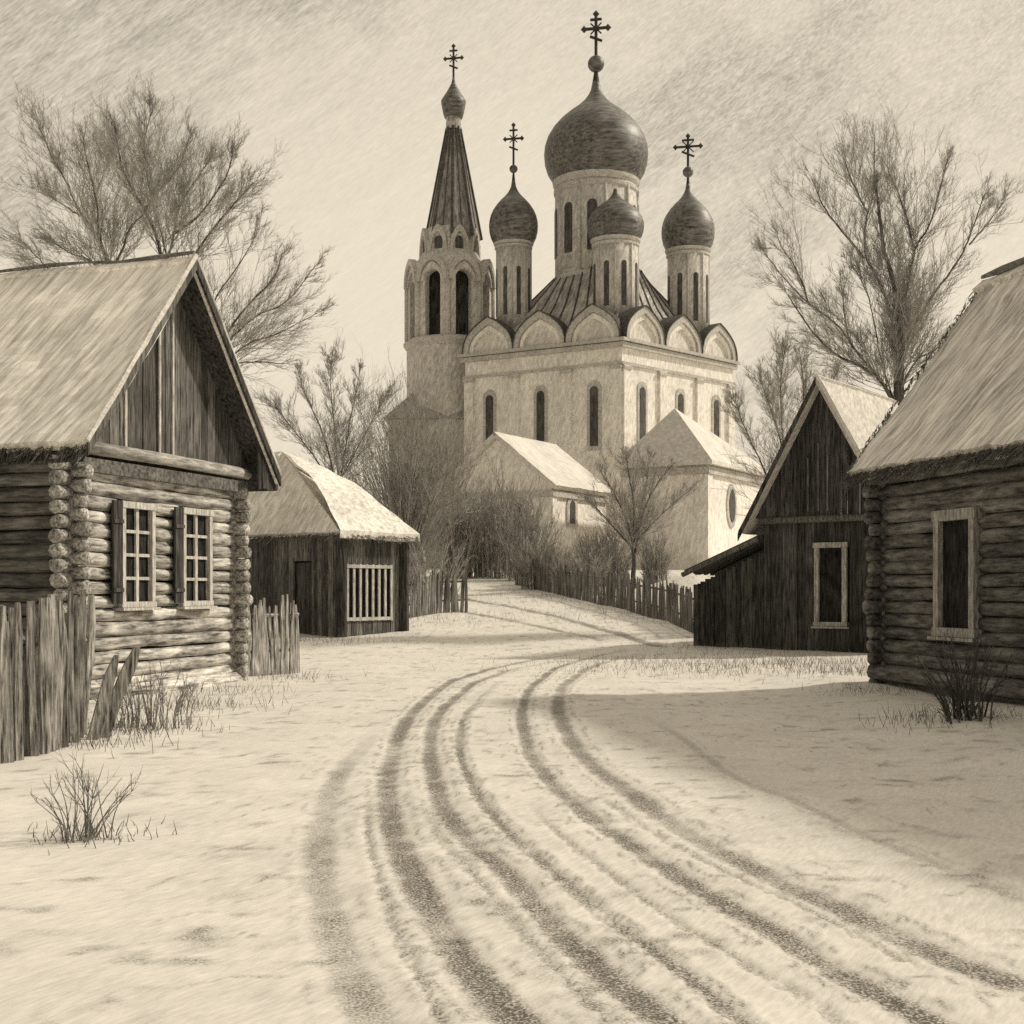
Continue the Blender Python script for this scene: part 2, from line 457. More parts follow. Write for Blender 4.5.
def gable_planks(mb, p0, d, nrm, W, zb, zt, off, pw=.17, apex=.5, lo=None, th=.03, drop=.0):
    """vertical boards filling a triangle; p0 left base corner"""
    p0, d, n = V((p0[0], p0[1], 0)), V(d).normalized(), V(nrm).normalized()
    t = 0.0
    def top(t):
        u = t / W
        return zb + (zt - zb) * (u / apex if u < apex else (1 - u) / (1 - apex))
    while t < W - .02:
        w = min(pw * random.uniform(.75, 1.25), W - t)
        a, b = t + .006, t + w - .006
        ta, tb = max(top(a), zb + .01), max(top(b), zb + .01)
        o = off + random.uniform(0, .022)
        q0 = p0 + d * a + n * o; q1 = p0 + d * b + n * o; i_ = n * -th
        if a / W < apex < b / W:
            tm = zt; am = apex * W; qm = p0 + d * am + n * o
            poly = [V((q0.x, q0.y, zb - drop)), V((q1.x, q1.y, zb - drop)), V((q1.x, q1.y, tb)), V((qm.x, qm.y, tm)), V((q0.x, q0.y, ta))]
        else:
            dr = drop + random.uniform(0, .03)
            poly = [V((q0.x, q0.y, zb - dr)), V((q1.x, q1.y, zb - dr)), V((q1.x, q1.y, tb)), V((q0.x, q0.y, ta))]
        mb.prism(poly, i_)
        t += w

def fringe(mb, a, b, n, l0, l1, out, r=.008):
    a, b = V(a), V(b); out = V(out).normalized()
    for _ in range(n):
        p = a.lerp(b, random.random()) + V((0, 0, random.uniform(-.03, .05))) - out * random.uniform(0, .12)
        l = random.uniform(l0, l1)
        q = p + out * l * random.uniform(.3, .9) + V((random.uniform(-.3, .3) * l, random.uniform(-.3, .3) * l, -l * random.uniform(.3, 1)))
        mb.tube([p, q], [r, r * .3], 3, False)

# ------------------------------------------------------------------ LEFT LOG HOUSE
def left_house():
    A = V((-6.39, 18.8, 0)); W = 4.53; L = 8.5; g, n = gA, nA
    B_ = A + g * W; r = .108
    zw = 3.45; z0 = -.15
    t = thing('log_house', 'log house with two tall white windows under a steep snowy gable roof', 'house', (A.x, A.y, 0))
    # front wall (two windows)
    T1 = (1.05, 1.92); T2 = (2.72, 3.62)
    zl, zh = 1.42, 2.86
    mb = MB()
    holes = [(T1[0], T1[1], zl, zh), (T2[0], T2[1], zl, zh)]
    log_wall(mb, A, B_, z0, zw, r, .0, .0, holes)
    back_fill(mb, A, B_, z0, zw + .1, -n, .16)
    mb.build('wall', 'logs', t, smooth=True)
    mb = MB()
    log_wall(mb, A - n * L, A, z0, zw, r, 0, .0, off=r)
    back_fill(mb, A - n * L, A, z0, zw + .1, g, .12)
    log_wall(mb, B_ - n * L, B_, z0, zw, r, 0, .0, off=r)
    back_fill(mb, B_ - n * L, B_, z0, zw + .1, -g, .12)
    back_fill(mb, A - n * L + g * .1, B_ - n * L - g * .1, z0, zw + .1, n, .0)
    mb.build('wall', 'logs_shaded', t, smooth=True)['label'] = 'long shaded log wall'
    for c in (A, B_):
        mb = MB()
        sg = -1 if c is A else 1
        corner_logs(mb, c, n, g * sg, z0, zw, r, .30)
        mb.build('corner_post', 'logs_end', t, smooth=True)
    for tt in (T1, T2):
        window(t, A, g, n, tt[0], tt[1], zl, zh, r + .05, rows=4, cols=2, fw=.085, shutter=True, mun=.035)
    # base course
    mb = MB(); mb.tube([A + V((0, 0, .02)) + n * .12 - g * .1, B_ + V((0, 0, .0)) + n * .12 + g * .1], .16, 10, True, .06)
    mb.build('sill_log', 'logs', t, smooth=True)
    # roof geometry
    ovl, ovr, ovf = .40, .70, .55
    zr, ze = 6.98, 3.70
    half = (W + ovl + ovr) / 2
    ridge0 = A + g * (-ovl + half) + n * ovf; ridge1 = ridge0 - n * (L + ovf + .6)
    eL0 = A - g * ovl + n * ovf; eL1 = eL0 - n * (L + ovf + .6)
    eR0 = A + g * (W + ovr) + n * ovf; eR1 = eR0 - n * (L + ovf + .6)
    def z(p, h): return V((p.x, p.y, h))
    mb = MB()
    mb.slab(z(eL1, ze), z(eL0, ze), z(ridge0, zr), z(ridge1, zr), .16, 60, 24, .045, 1.1, sag=.06)
    mb.slab(z(eR0, ze), z(eR1, ze), z(ridge1, zr), z(ridge0, zr), .16, 40, 16, .04, 1.1, sag=.04)
    rf = mb.build('roof', 'roofA', t, smooth=False)
    # straw hanging at the left eave
    mb = MB(); fringe(mb, z(eL1, ze - .1), z(eL0, ze - .1), 700, .1, .3, -g, .012)
    mb.build('eave_thatch', 'thatch', rf)
    # ridge cap
    mb = MB(); pts = [z(ridge0.lerp(ridge1, k / 14), zr + .03 + random.uniform(-.025, .03)) for k in range(15)]
    mb.tube(pts, [.035 * random.uniform(.5, 1.3) for _ in pts], 7, True, .1); mb.build('ridge_pole', 'thatch', rf)
    # bargeboards along both rakes
    apex = z(ridge0, zr)
    for e, nm, mat in ((z(eL0, ze), 'left', 'plank'), (z(eR0, ze), 'right', 'plank_dark')):
        d = (apex - e)
        mb = MB(); s = V((0, 0, -.17))
        mb.obox(e + n * .012 + V((0, 0, -.22)), d, n * .04, V((0, 0, .17)))
        mb.build('bargeboard', mat, rf)
        mb = MB(); mb.tube([e.lerp(apex, k / 12) + n * .02 + V((0, 0, -.01 + random.uniform(-.01, .01))) for k in range(13)], .04 if nm == 'right' else .05, 6, True, .2)
        mb.build('snow_edge', 'trim_snow', rf)
    for e0_, e1_, gg in ((eL0, eL1, g), (eR0, eR1, -g)):
        mb = MB(); dn = V((0, 0, -.30)); q0, q1 = z(e0_ - n * .03, ze) + dn, z(e1_, ze) + dn; a0, a1 = z(ridge0 - n * .03, zr) + dn, z(ridge1, zr) + dn
        mb.prism([q0, q1, a1, a0], V((0, 0, .03))); mb.build('soffit', 'plank_dark', rf)
    # gable boarding above the wall, set back under the overhang
    mb = MB()
    zb = zw + .28
    # triangle along the gable at the wall plane
    wl = W + ovl + ovr
    slope = (zr - ze) / half
    x0 = (zb + .12 - ze) / slope; Wg = wl - 2 * x0
    p0 = A + g * (-ovl + x0)
    gable_planks(mb, p0, g, n, Wg, zb, zr - .30, .1, pw=.2)
    mb.build('gable_boards', 'plank', t)
    mb = MB()
    for tt in (.26, .43, .50):     # pale cover strips
        q = p0 + g * (Wg * tt) + n * .15
        h = zb + (zr - .24 - zb) * (tt / .5 if tt < .5 else (1 - tt) / .5)
        mb.obox(z(q, zb), g * .05, n * -.03, (0, 0, max(.2, h - zb - .15)))
    mb.build('cover_strip', 'trim', t)
    # tie beam and a second moulding below
    mb = MB(); a = A - g * .12 + n * .2
    mb.tube([z(a, zb - .06), z(a + g * W * .5, zb - .05), z(a + g * (W + .3), zb - .06)], .10, 9, True, .06)
    mb.build('tie_beam', 'rail', t, smooth=True)
    mb = MB(); mb.obox(z(A - g * .1 + n * .10, zw - .12), g * (W + .3), n * .10, (0, 0, .2)); mb.build('frieze_board', 'logs_shaded', t)
    # boxed eave end on the right
    mb = MB()
    for k in range(6):
        q = A + g * (W + .06 + k * .115) + n * (ovf - .05 + random.uniform(-.02, .02))
        hh = ze + (ovr - k * .115 - .1) * slope
        mb.obox(z(q, ze - .28 - random.uniform(0, .05)), g * .108, n * -.03, (0, 0, max(.1, min(hh - ze + .05, .8))))
    mb.build('eave_boards', 'plank_dark', t)
left_house()

# ------------------------------------------------------------------ RIGHT HOUSE (nearest on the right)
def right_house():
    c0 = V((5.97, 20.8, 0)); L = 14.0; W = 3.9; g, b = gB, bB; r = .105
    zw = 3.5; z0 = -.2
    t = thing('log_house', 'dark log house with one tall pale framed window under a ragged thatched eave', 'house', (c0.x, c0.y, 0))
    # window: px 945..985 on the wall
    def tt(px):
        k = (px - 512) / F    # x/y = k ; c0 + b t
        return (c0.x - k * c0.y) / (k * b.y - b.x)
    t0, t1 = tt(943), tt(984)
    dpt = (c0 + b * ((t0 + t1) / 2)).y
    zl = EYE + (HOR - 628) * dpt / F; zh = EYE + (HOR - 520) * dpt / F
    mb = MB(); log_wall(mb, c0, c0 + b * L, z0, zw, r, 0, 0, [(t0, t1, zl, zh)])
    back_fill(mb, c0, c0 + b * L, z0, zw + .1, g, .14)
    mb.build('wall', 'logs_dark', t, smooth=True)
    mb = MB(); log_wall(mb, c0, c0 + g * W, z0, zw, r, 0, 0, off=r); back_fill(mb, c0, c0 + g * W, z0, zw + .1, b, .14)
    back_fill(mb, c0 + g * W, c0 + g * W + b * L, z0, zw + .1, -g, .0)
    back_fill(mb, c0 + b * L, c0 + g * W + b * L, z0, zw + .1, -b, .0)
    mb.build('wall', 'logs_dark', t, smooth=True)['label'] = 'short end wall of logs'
    mb = MB(); corner_logs(mb, c0, -g, -b, z0, zw, r, .28); mb.build('corner_post', 'logs_dark', t, smooth=True)
    window(t, c0, b, -g, t0, t1, zl, zh, r + .06, rows=1, cols=1, fw=.13, trim='dim_trim', mun=.02)
    # plinth board
    mb = MB(); mb.tube([c0 - g * .16 + V((0, 0, .28)) - b * .1, c0 - g * .16 + b * L * .5 + V((0, 0, .3)), c0 - g * .16 + b * L + V((0, 0, .28))], .12, 8, True, .05)
    mb.build('sill_log', 'logs_dark', t, smooth=True)
    ov, of = .52, .32
    zr, ze = 6.72, 3.5
    def z(p, h): return V((p.x, p.y, h))
    half = W / 2 + ov
    e0 = c0 - g * ov - b * of; e1 = e0 + b * (L + of + .3)
    r0 = e0 + g * half; r1 = e1 + g * half; f0 = e0 + g * 2 * half; f1 = e1 + g * 2 * half
    mb = MB()
    mb.slab(z(e0, ze), z(e1, ze), z(r1, zr), z(r0, zr), .24, 110, 26, .06, 1.3, sag=.1)
    mb.slab(z(f0, ze), z(f1, ze), z(r1, zr), z(r0, zr), .24, 40, 12, .05, 1.3, sag=.1)
    rf = mb.build('roof', 'roofB', t)
    mb = MB()
    fringe(mb, z(e0, ze - .08), z(e1, ze - .08), 2600, .08, .3, -g, .010)
    mb.build('eave_thatch', 'thatch', rf)
    mb = MB(); fringe(mb, z(e0, ze), z(r0, zr), 260, .05, .16, -b, .010); mb.build('rake_thatch', 'thatch', rf)
    mb = MB(); pts = [z(r0.lerp(r1, k / 24), zr + .03 + random.uniform(-.05, .05)) for k in range(25)]
    mb.tube(pts, [.05 * random.uniform(.5, 1.5) for _ in pts], 7, True, .2); mb.build('ridge_pole', 'thatch', rf)
    # far gable boarded
    mb = MB(); gable_planks(mb, c0, g, -b, W, zw, zr - .3, .1); mb.build('gable_boards', 'plank_dark', t)
right_house()

# ------------------------------------------------------------------ GABLED SHED behind it
def gabled_shed():
    a = V((6.6, 33.5, 0)); W = 3.05; L = 4.6; g, b = gC, bC; n = -b
    hz = H(a.x, a.y); zw = 3.45; z0 = -.2
    t = thing('gabled_house', 'narrow dark plank house with steep pointed gable and one window', 'house', (a.x, a.y, hz))
    def z(p, h): return V((p.x, p.y, h))
    T = (1.28, 2.12)
    zl, zh = .80, 2.66
    mb = MB()
    # walls of upright boards; the front leaves an opening for the window
    def boards(p, d, nn, length, zlo, zhi, hole=None, pw=.2):
        s = 0.0
        while s < length - .01:
            w = min(pw * random.uniform(.8, 1.2), length - s)
            o = random.uniform(0, .02); q = p + d * (s + .004) + nn * o
            if hole and s + w > hole[0] + .03 and s < hole[1] - .03:
                mb.obox(z(q, zlo), d * (w - .008), nn * -.05, (0, 0, hole[2] - zlo)); mb.obox(z(q, hole[3]), d * (w - .008), nn * -.05, (0, 0, zhi - hole[3]))
            else:
                mb.obox(z(q, zlo), d * (w - .008), nn * -.05, (0, 0, zhi - zlo))
            s += w
    boards(a, g, n, W, z0, zw, (T[0], T[1], zl, zh))
    boards(a + b * .08, b, -g, L - .16, z0, zw)
    boards(a + g * W + b * .08, b, g, L - .16, z0, zw)
    boards(a + b * L, g, b, W, z0, zw)
    back_fill(mb, a + g * .1, a + g * (W - .1), z0, zw, b, .2)
    mb.build('wall', 'plank_dark', t)
    window(t, a, g, n, T[0], T[1], zl, zh, .05, rows=1, cols=1, fw=.11, trim='dim_trim', mun=.02)
    for s in (0, W):
        mb = MB(); q = a + g * (s - .08); mb.obox(z(q + n * .07, z0), g * .16, b * .14, (0, 0, zw - z0)); mb.build('corner_post', 'plank_dark', t)
    ov, of = .62, .45
    zr, ze = 6.95, 3.1
    half = W / 2 + ov
    e0 = a - g * ov + n * of; e1 = e0 + b * (L + of + .3)
    r0 = e0 + g * half; r1 = e1 + g * half; f0 = e0 + g * 2 * half; f1 = e1 + g * 2 * half
    mb = MB()
    mb.slab(z(e0, ze), z(e1, ze), z(r1, zr), z(r0, zr), .12, 20, 14, .03, 1.3, sag=.02)
    mb.slab(z(f0, ze), z(f1, ze), z(r1, zr), z(r0, zr), .12, 20, 14, .03, 1.3, sag=.02)
    rf = mb.build('roof', 'roofC', t)
    apex = z(r0, zr)
    for e in (z(e0, ze), z(f0, ze)):
        mb = MB(); mb.obox(e + n * .012 + V((0, 0, -.24)), apex - e, n * .035, V((0, 0, .2)))
        mb.build('bargeboard', 'plank_dark' if e.x < apex.x else 'trim', rf)
        if e.x > apex.x:
            mb = MB(); mb.tube([e.lerp(apex, k / 10) + n * .03 + V((0, 0, .0)) for k in range(11)], .05, 6, True, .15); mb.build('snow_edge', 'trim_snow', rf)
    mb = MB()
    sl = (zr - ze) / half; zb = zw + .02; x0 = (zb + .14 - ze) / sl
    gable_planks(mb, a + g * (-ov + x0), g, n, 2 * half - 2 * x0, zb, zr - .25, .14, pw=.16)
    mb.build('gable_boards', 'plank_dark', t)
    mb = MB(); q = a - g * .1 + n * .16
    mb.tube([z(q, zw - .08), z(q + g * (W + .2), zw - .06)], .09, 8, True, .05)
    mb.build('tie_beam', 'plank', t, smooth=True)
    mb = MB()
    for s in (.38, .47, .55):
        q = a + g * (W * s) + n * .19; mb.obox(z(q, zb + .1), g * .03, n * -.05, (0, 0, 1.7 - abs(s - .47) * 4))
    mb.build('cover_strip', 'plank', t)
gabled_shed()

# ------------------------------------------------------------------ LEAN-TO SHED
def lean_to():
    c = V((6.6, 33.5, 0)) - gC * .12; d = -gC; b = bC; n = -b; w = 1.95; L = 2.6
    hz = H(c.x, c.y)
    t = thing('lean_to_shed', 'low plank lean-to shed with sloping board roof at the lane bend', 'shed', (c.x, c.y, hz))
    def z(p, h): return V((p.x, p.y, h))
    mb = MB(); s = 0.0
    while s < w - .01:
        q = c + d * s + n * random.uniform(0, .02); k = min(.15 * random.uniform(.8, 1.2), w - s)
        mb.obox(z(q, -.1), d * (k - .012), b * .04, (0, 0, 2.55 - s * .42 + .1)); s += k
    s = 0.0
    while s < L:
        q = c + d * w + b * s + d * random.uniform(0, .02); mb.obox(z(q, -.1), b * .14, d * -.04, (0, 0, 1.78)); s += .155
    back_fill(mb, c + d * .05, c + d * (w - .05), -.1, 1.6, b, .1)
    mb.build('plank_wall', 'plank_dark', t)
    mb = MB(); q = c + d * (w - .06) + n * .05; mb.obox(z(q, -.1), d * .14, b * .14, (0, 0, 1.85)); mb.build('corner_post', 'plank_dark', t)
    # roof boards run down the slope
    mb = MB(); s = -.35
    hi, lo = 2.92, 2.02; rl = w + .2
    while s < L:
        ww = .2 * random.uniform(.8, 1.2)
        p = z(c + b * s, hi + random.uniform(-.03, .03)); q = z(c + d * (rl + random.uniform(-.08, .08)) + b * s, lo + random.uniform(-.03, .03))
        mb.obox(p, q - p, b * (ww - .015), (0, 0, .10)); s += ww
    rf = mb.build('roof', 'plank_dark', t)
    mb = MB(); mb.slab(z(c + d * (rl * .97) + b * .3, lo + .14), z(c + d * (rl * .97) + b * L, lo + .14), z(c + d * .05 + b * L, hi + .11), z(c + d * .05 + b * .3, hi + .11), .07, 12, 10, .03, 2)
    mb.build('roof_snow', 'roofB', rf)
    mb = MB(); p = z(c + n * .38, hi - .02); q = z(c + d * (rl + .03) + n * .38, lo - .02)
    mb.tube([p, p.lerp(q, .5), q], .07, 8, True, .08); mb.build('bargeboard', 'plank', rf)
lean_to()

# ------------------------------------------------------------------ LEFT BARN
def barn():
    Yc = 38.0; c = GR(340, Yc); hz = c.z; c.z = 0
    # right-hand (lit) face runs along uE, left-hand face along wE
    def run(u, px):
        k = (px - 512) / F; return (k * c.y - c.x) / (u.x - k * u.y)
    Lr = run(uE, 402); Ll = 6.5
    t = thing('thatched_barn', 'low barn with hipped snowy roof and barred window behind the log house', 'barn', (c.x, c.y, hz))
    def z(p, h): return V((p.x, p.y, h))
    nr = V((uE.y, -uE.x, 0)); nl = V((wE.y, -wE.x, 0)); nl = nl if nl.y < 0 else -nl
    zt = 3.2; z0 = hz - .5
    mb = MB()
    def boards(p, d, nn, length, zlo, zhi, holes=(), pw=.22):
        s = 0.0
        while s < length - .01:
            w = min(pw * random.uniform(.8, 1.2), length - s); q = p + d * (s + .005) + nn * random.uniform(0, .025)
            hh = [h for h in holes if s + w > h[0] + .03 and s < h[1] - .03]
            if hh:
                h = hh[0]
                mb.obox(z(q, h[3]), d * (w - .01), nn * -.05, (0, 0, zhi - h[3]))
                if h[2] > zlo: mb.obox(z(q, zlo), d * (w - .01), nn * -.05, (0, 0, h[2] - zlo))
            else: mb.obox(z(q, zlo), d * (w - .01), nn * -.05, (0, 0, zhi - zlo))
            s += w
    dr = (run(uE, 345), run(uE, 391)); zl, zh = hz + .45, hz + 2.15
    boards(c, uE, nr, Lr, z0, zt, [(dr[0], dr[1], zl, zh)])
    dl = (1.15, 1.95)
    boards(c, wE, nl, Ll, z0, zt, [(dl[0], dl[1], z0, hz + 2.25)])
    boards(c + uE * Lr, wE, -nl, Ll, z0, zt)
    back_fill(mb, c + uE * .1, c + uE * (Lr - .1), z0, zt, -nr, .22); back_fill(mb, c + wE * .1, c + wE * (Ll - .1), z0, zt, -nl, .25)
    mb.build('wall', 'plank', t)
    for q in (c, c + uE * Lr):
        mb = MB(); mb.tube([z(q + nr * .06, z0), z(q + nr * .06, zt)], .17, 8, True, .06); mb.build('corner_post', 'plank_dark', t)
    # slatted pale door leaf on the lit face
    dmb = MB(); s = dr[0] + .03
    while s < dr[1] - .05:
        q = c + uE * s + nr * .05; dmb.obox(z(q, zl), uE * .085, nr * -.04, (0, 0, zh - zl)); s += .265
    for hh in (zl + .02, zh - .12): dmb.obox(z(c + uE * dr[0] + nr * .075, hh), uE * (dr[1] - dr[0]), nr * -.03, (0, 0, .1))
    dmb.build('barred_window', 'trim', t)
    dmb = MB(); dmb.obox(z(c + uE * dr[0] - nr * .03, zl), uE * (dr[1] - dr[0]), nr * -.02, (0, 0, zh - zl)); dmb.build('pane', 'pane', t)
    mb = MB(); q = c + wE * (dl[0] + .03) - nl * .06
    for k in range(4): mb.obox(z(q + wE * (k * .19), z0), wE * .18, nl * -.04, (0, 0, hz + 2.2 - z0))
    mb.build('door', 'plank_dark', t)
    for s in (dl[0] - .1, dl[1]):
        mb = MB(); mb.obox(z(c + wE * s + nl * .05, z0), wE * .1, nl * -.08, (0, 0, hz + 2.3 - z0)); mb.build('door_jamb', 'plank', t)
    # hipped thatch: curved hip slope with thick eaves
    ov = .38; ze = 3.3; zr = 5.95
    a = c - uE * ov - wE * ov + nl * 0; bq = c + uE * (Lr + ov) - wE * ov
    rdg = c + uE * (Lr * .3) + wE * 3.4
    far = c + uE * (Lr * .3) + wE * (Ll + .3)
    a2 = c - uE * ov + wE * (Ll + .3); b2 = c + uE * (Lr + ov) + wE * (Ll + .3)
    mb = MB()
    # hip end: triangle grid bulging outwards
    def tri(p, q, s_, bulge, n=16, th=.22):
        p, q, s_ = V(p), V(q), V(s_); nrm = (q - p).cross(s_ - p).normalized()
        if nrm.z < 0: nrm = -nrm
        rows = []
        for j in range(n + 1):
            row = []
            for i in range(n + 1):
                w = j / n; u = i / n
                x = (p.lerp(q, u)).lerp(s_, w)
                x = x + nrm * (bulge * math.sin(math.pi * min(1, w)) * (1) + mnoise.noise(x * 1.4) * .07 + mnoise.noise(x * 4) * .03)
                row.append(x)
            rows.append(row)
        vs = [x for r_ in rows for x in r_]; k = n + 1
        fs = [(j * k + i, j * k + i + 1, (j + 1) * k + i + 1, (j + 1) * k + i) for j in range(n) for i in range(n)]
        mb.add(vs, fs)
        # eave thickness
        low = rows[0]; m = len(low); vs = low + [x - V((0, 0, th)) - nrm * .02 for x in low]
        mb.add(vs, [(i + 1, i, m + i, m + i + 1) for i in range(m - 1)])
        inner = [low[0] - V((0, 0, th)) , low[-1] - V((0, 0, th)), s_ - V((0, 0, th))]
        mb.add(inner, [(2, 1, 0)])
    tri(z(a, ze), z(bq, ze), z(rdg, zr), .32)
    mb.slab(z(a2, ze), z(a, ze), z(rdg, zr), z(far, zr), .22, 30, 16, .06, 1.4)
    mb.slab(z(bq, ze), z(b2, ze), z(far, zr), z(rdg, zr), .22, 30, 16, .06, 1.4)
    rf = mb.build('roof', 'roofE', t)
    mb = MB(); fringe(mb, z(a, ze - .1), z(bq, ze - .1), 260, .08, .26, -wE, .014); fringe(mb, z(a2, ze - .1), z(a, ze - .1), 420, .1, .3, -uE, .014)
    mb.build('eave_thatch', 'thatch', rf)
barn()

# ------------------------------------------------------------------ CHURCH
def keel(w, h, n=12, neck=.16):
    """keel arch outline (x, z), from left springing to right, with a small point on top"""
    pts = []
    for i in range(2 * n + 1):
        a = math.pi * (1 - i / (2 * n))
        x = math.cos(a) * w / 2; z = math.sin(a)
        zz = (z ** .9) * h * (1 - neck) + neck * h * max(0, 1 - abs(x) / (w * .34)) ** 1.6
        pts.append((x, zz))
    return pts

def arch_slit(w, h, n=7):
    pts = [(-w / 2, 0), (w / 2, 0)]
    for i in range(n + 1):
        a = math.pi * i / n
        pts.append((math.cos(a) * w / 2, h - w / 2 + math.sin(a) * w / 2))
    return pts

def orth_cross(mb, c, z0, z1, w, d, r):
    c = V((c[0], c[1], 0)); d = V(d).normalized()
    def z(h): return V((c.x, c.y, h))
    hgt = z1 - z0
    mb.tube([z(z0), z(z1)], r, 6)
    zc = z0 + hgt * .66
    mb.tube([z(zc) - d * w, z(zc) + d * w], r * .9, 6)
    zs = z0 + hgt * .87
    mb.tube([z(zs) - d * w * .48, z(zs) + d * w * .48], r * .8, 6)
    zl = z0 + hgt * .42
    mb.tube([z(zl) - d * w * .5 + V((0, 0, w * .22)), z(zl) + d * w * .5 - V((0, 0, w * .22))], r * .8, 6)
    # trefoil ends and small rays
    for p in (z(z1), z(zc) - d * w, z(zc) + d * w):
        mb.lathe((p.x, p.y), [(.01, p.z - r * 2.2), (r * 2, p.z), (.01, p.z + r * 2.2)], 8)
    for sx in (-1, 1):
        for sz in (-1, 1):
            mb.tube([z(zc), z(zc) + d * (sx * w * .45) + V((0, 0, sz * w * .45))], r * .45, 4)

ONION = [(.80, 0), (.84, .04), (.93, .11), (.985, .20), (1.0, .29), (.985, .37), (.93, .455), (.83, .54), (.69, .62), (.52, .695), (.36, .755), (.24, .81), (.155, .865), (.10, .92), (.07, 1.0)]

def drum_and_dome(t, c, rd, zb, zt, rb, zpk, ball, cross, windows, nwin=8, rot=.2, bare=False):
    n = 40
    mb = MB(); mb.lathe(c, [(rd, zb), (rd, zt - .02)], n)
    dr = mb.build('drum', 'plaster_old', t, smooth=False)
    for p in dr.data.polygons: p.use_smooth = len(p.vertices) == 4
    mb = MB()
    e = rd
    mb.lathe(c, [(e + .01, zt - .95 * rd * .30), (e + .10, zt - .24 * rd), (e + .10, zt - .16 * rd), (e + .02, zt - .14 * rd)], n)
    mb.build('string_course', 'mould', dr); mb = MB()
    mb.lathe(c, [(e + .02, zt - .10 * rd), (e + .16, zt - .03 * rd), (e + .2, zt + .05 * rd), (e + .02, zt + .06 * rd)], n)
    mb.build('drum_cornice', 'mould', dr); mb = MB()
    mb.lathe(c, [(e + .12, zb + .001), (e + .12, zb + .3), (e + .01, zb + .38)], n)
    mb.build('drum_plinth', 'mould', dr)
    # thin half columns and slits
    for k in range(nwin):
        a = 2 * math.pi * k / nwin + rot
        if math.sin(a) > .45: continue
        d = V((math.cos(a), math.sin(a), 0)); s = V((-d.y, d.x, 0)); h = (zt - zb)
        w = rd * .24
        pl = [V((c[0], c[1], zb + h * .24)) + d * (rd * .975) + s * x + V((0, 0, z)) for x, z in arch_slit(w, h * .5)]
        mb = MB(); mb.prism(pl, d * (rd * .035)); mb.build('window', 'slit', dr)
        mb = MB()
        a2 = a + math.pi / nwin
        q = V((c[0] + math.cos(a2) * rd, c[1] + math.sin(a2) * rd, 0))
        mb.tube([V((q.x, q.y, zb + .3)), V((q.x, q.y, zt - .2 * rd))], rd * .05, 8); mb.build('half_column', 'mould', dr, smooth=True)
    mb = MB()
    prof = [(r_ * rb, zt + z_ * (zpk - zt)) for r_, z_ in ONION]
    prof = [prof[0]] + prof
    # finer profile for a smooth outline
    fine = []
    for i in range(len(ONION) - 1):
        for q in range(3):
            u = q / 3; fine.append((prof[i + 1][0] * (1 - u) + prof[i + 2][0] * u, prof[i + 1][1] * (1 - u) + prof[i + 2][1] * u))
    fine.append(prof[-1])
    mb.lathe(c, fine, 48); dm = mb.build('dome', 'dome', t, smooth=True)
    if bare: return
    mb = MB(); rr = rb * .07
    mb.lathe(c, [(rr, zpk - .05), (rr * .55, ball[0] - ball[1])], 10, True)
    mb.build('finial_neck', 'iron', dm)
    mb = MB(); mb.lathe(c, [(ball[1] * math.sin(math.pi * k / 10) + .01, ball[0] - ball[1] * math.cos(math.pi * k / 10)) for k in range(11)], 16)
    mb.build('finial_ball', 'dome', dm, smooth=True)
    mb = MB(); orth_cross(mb, c, ball[0] + ball[1] * .9, cross[0], cross[1], (.98, -.2, 0), cross[2]); mb.build('cross', 'iron', dm)

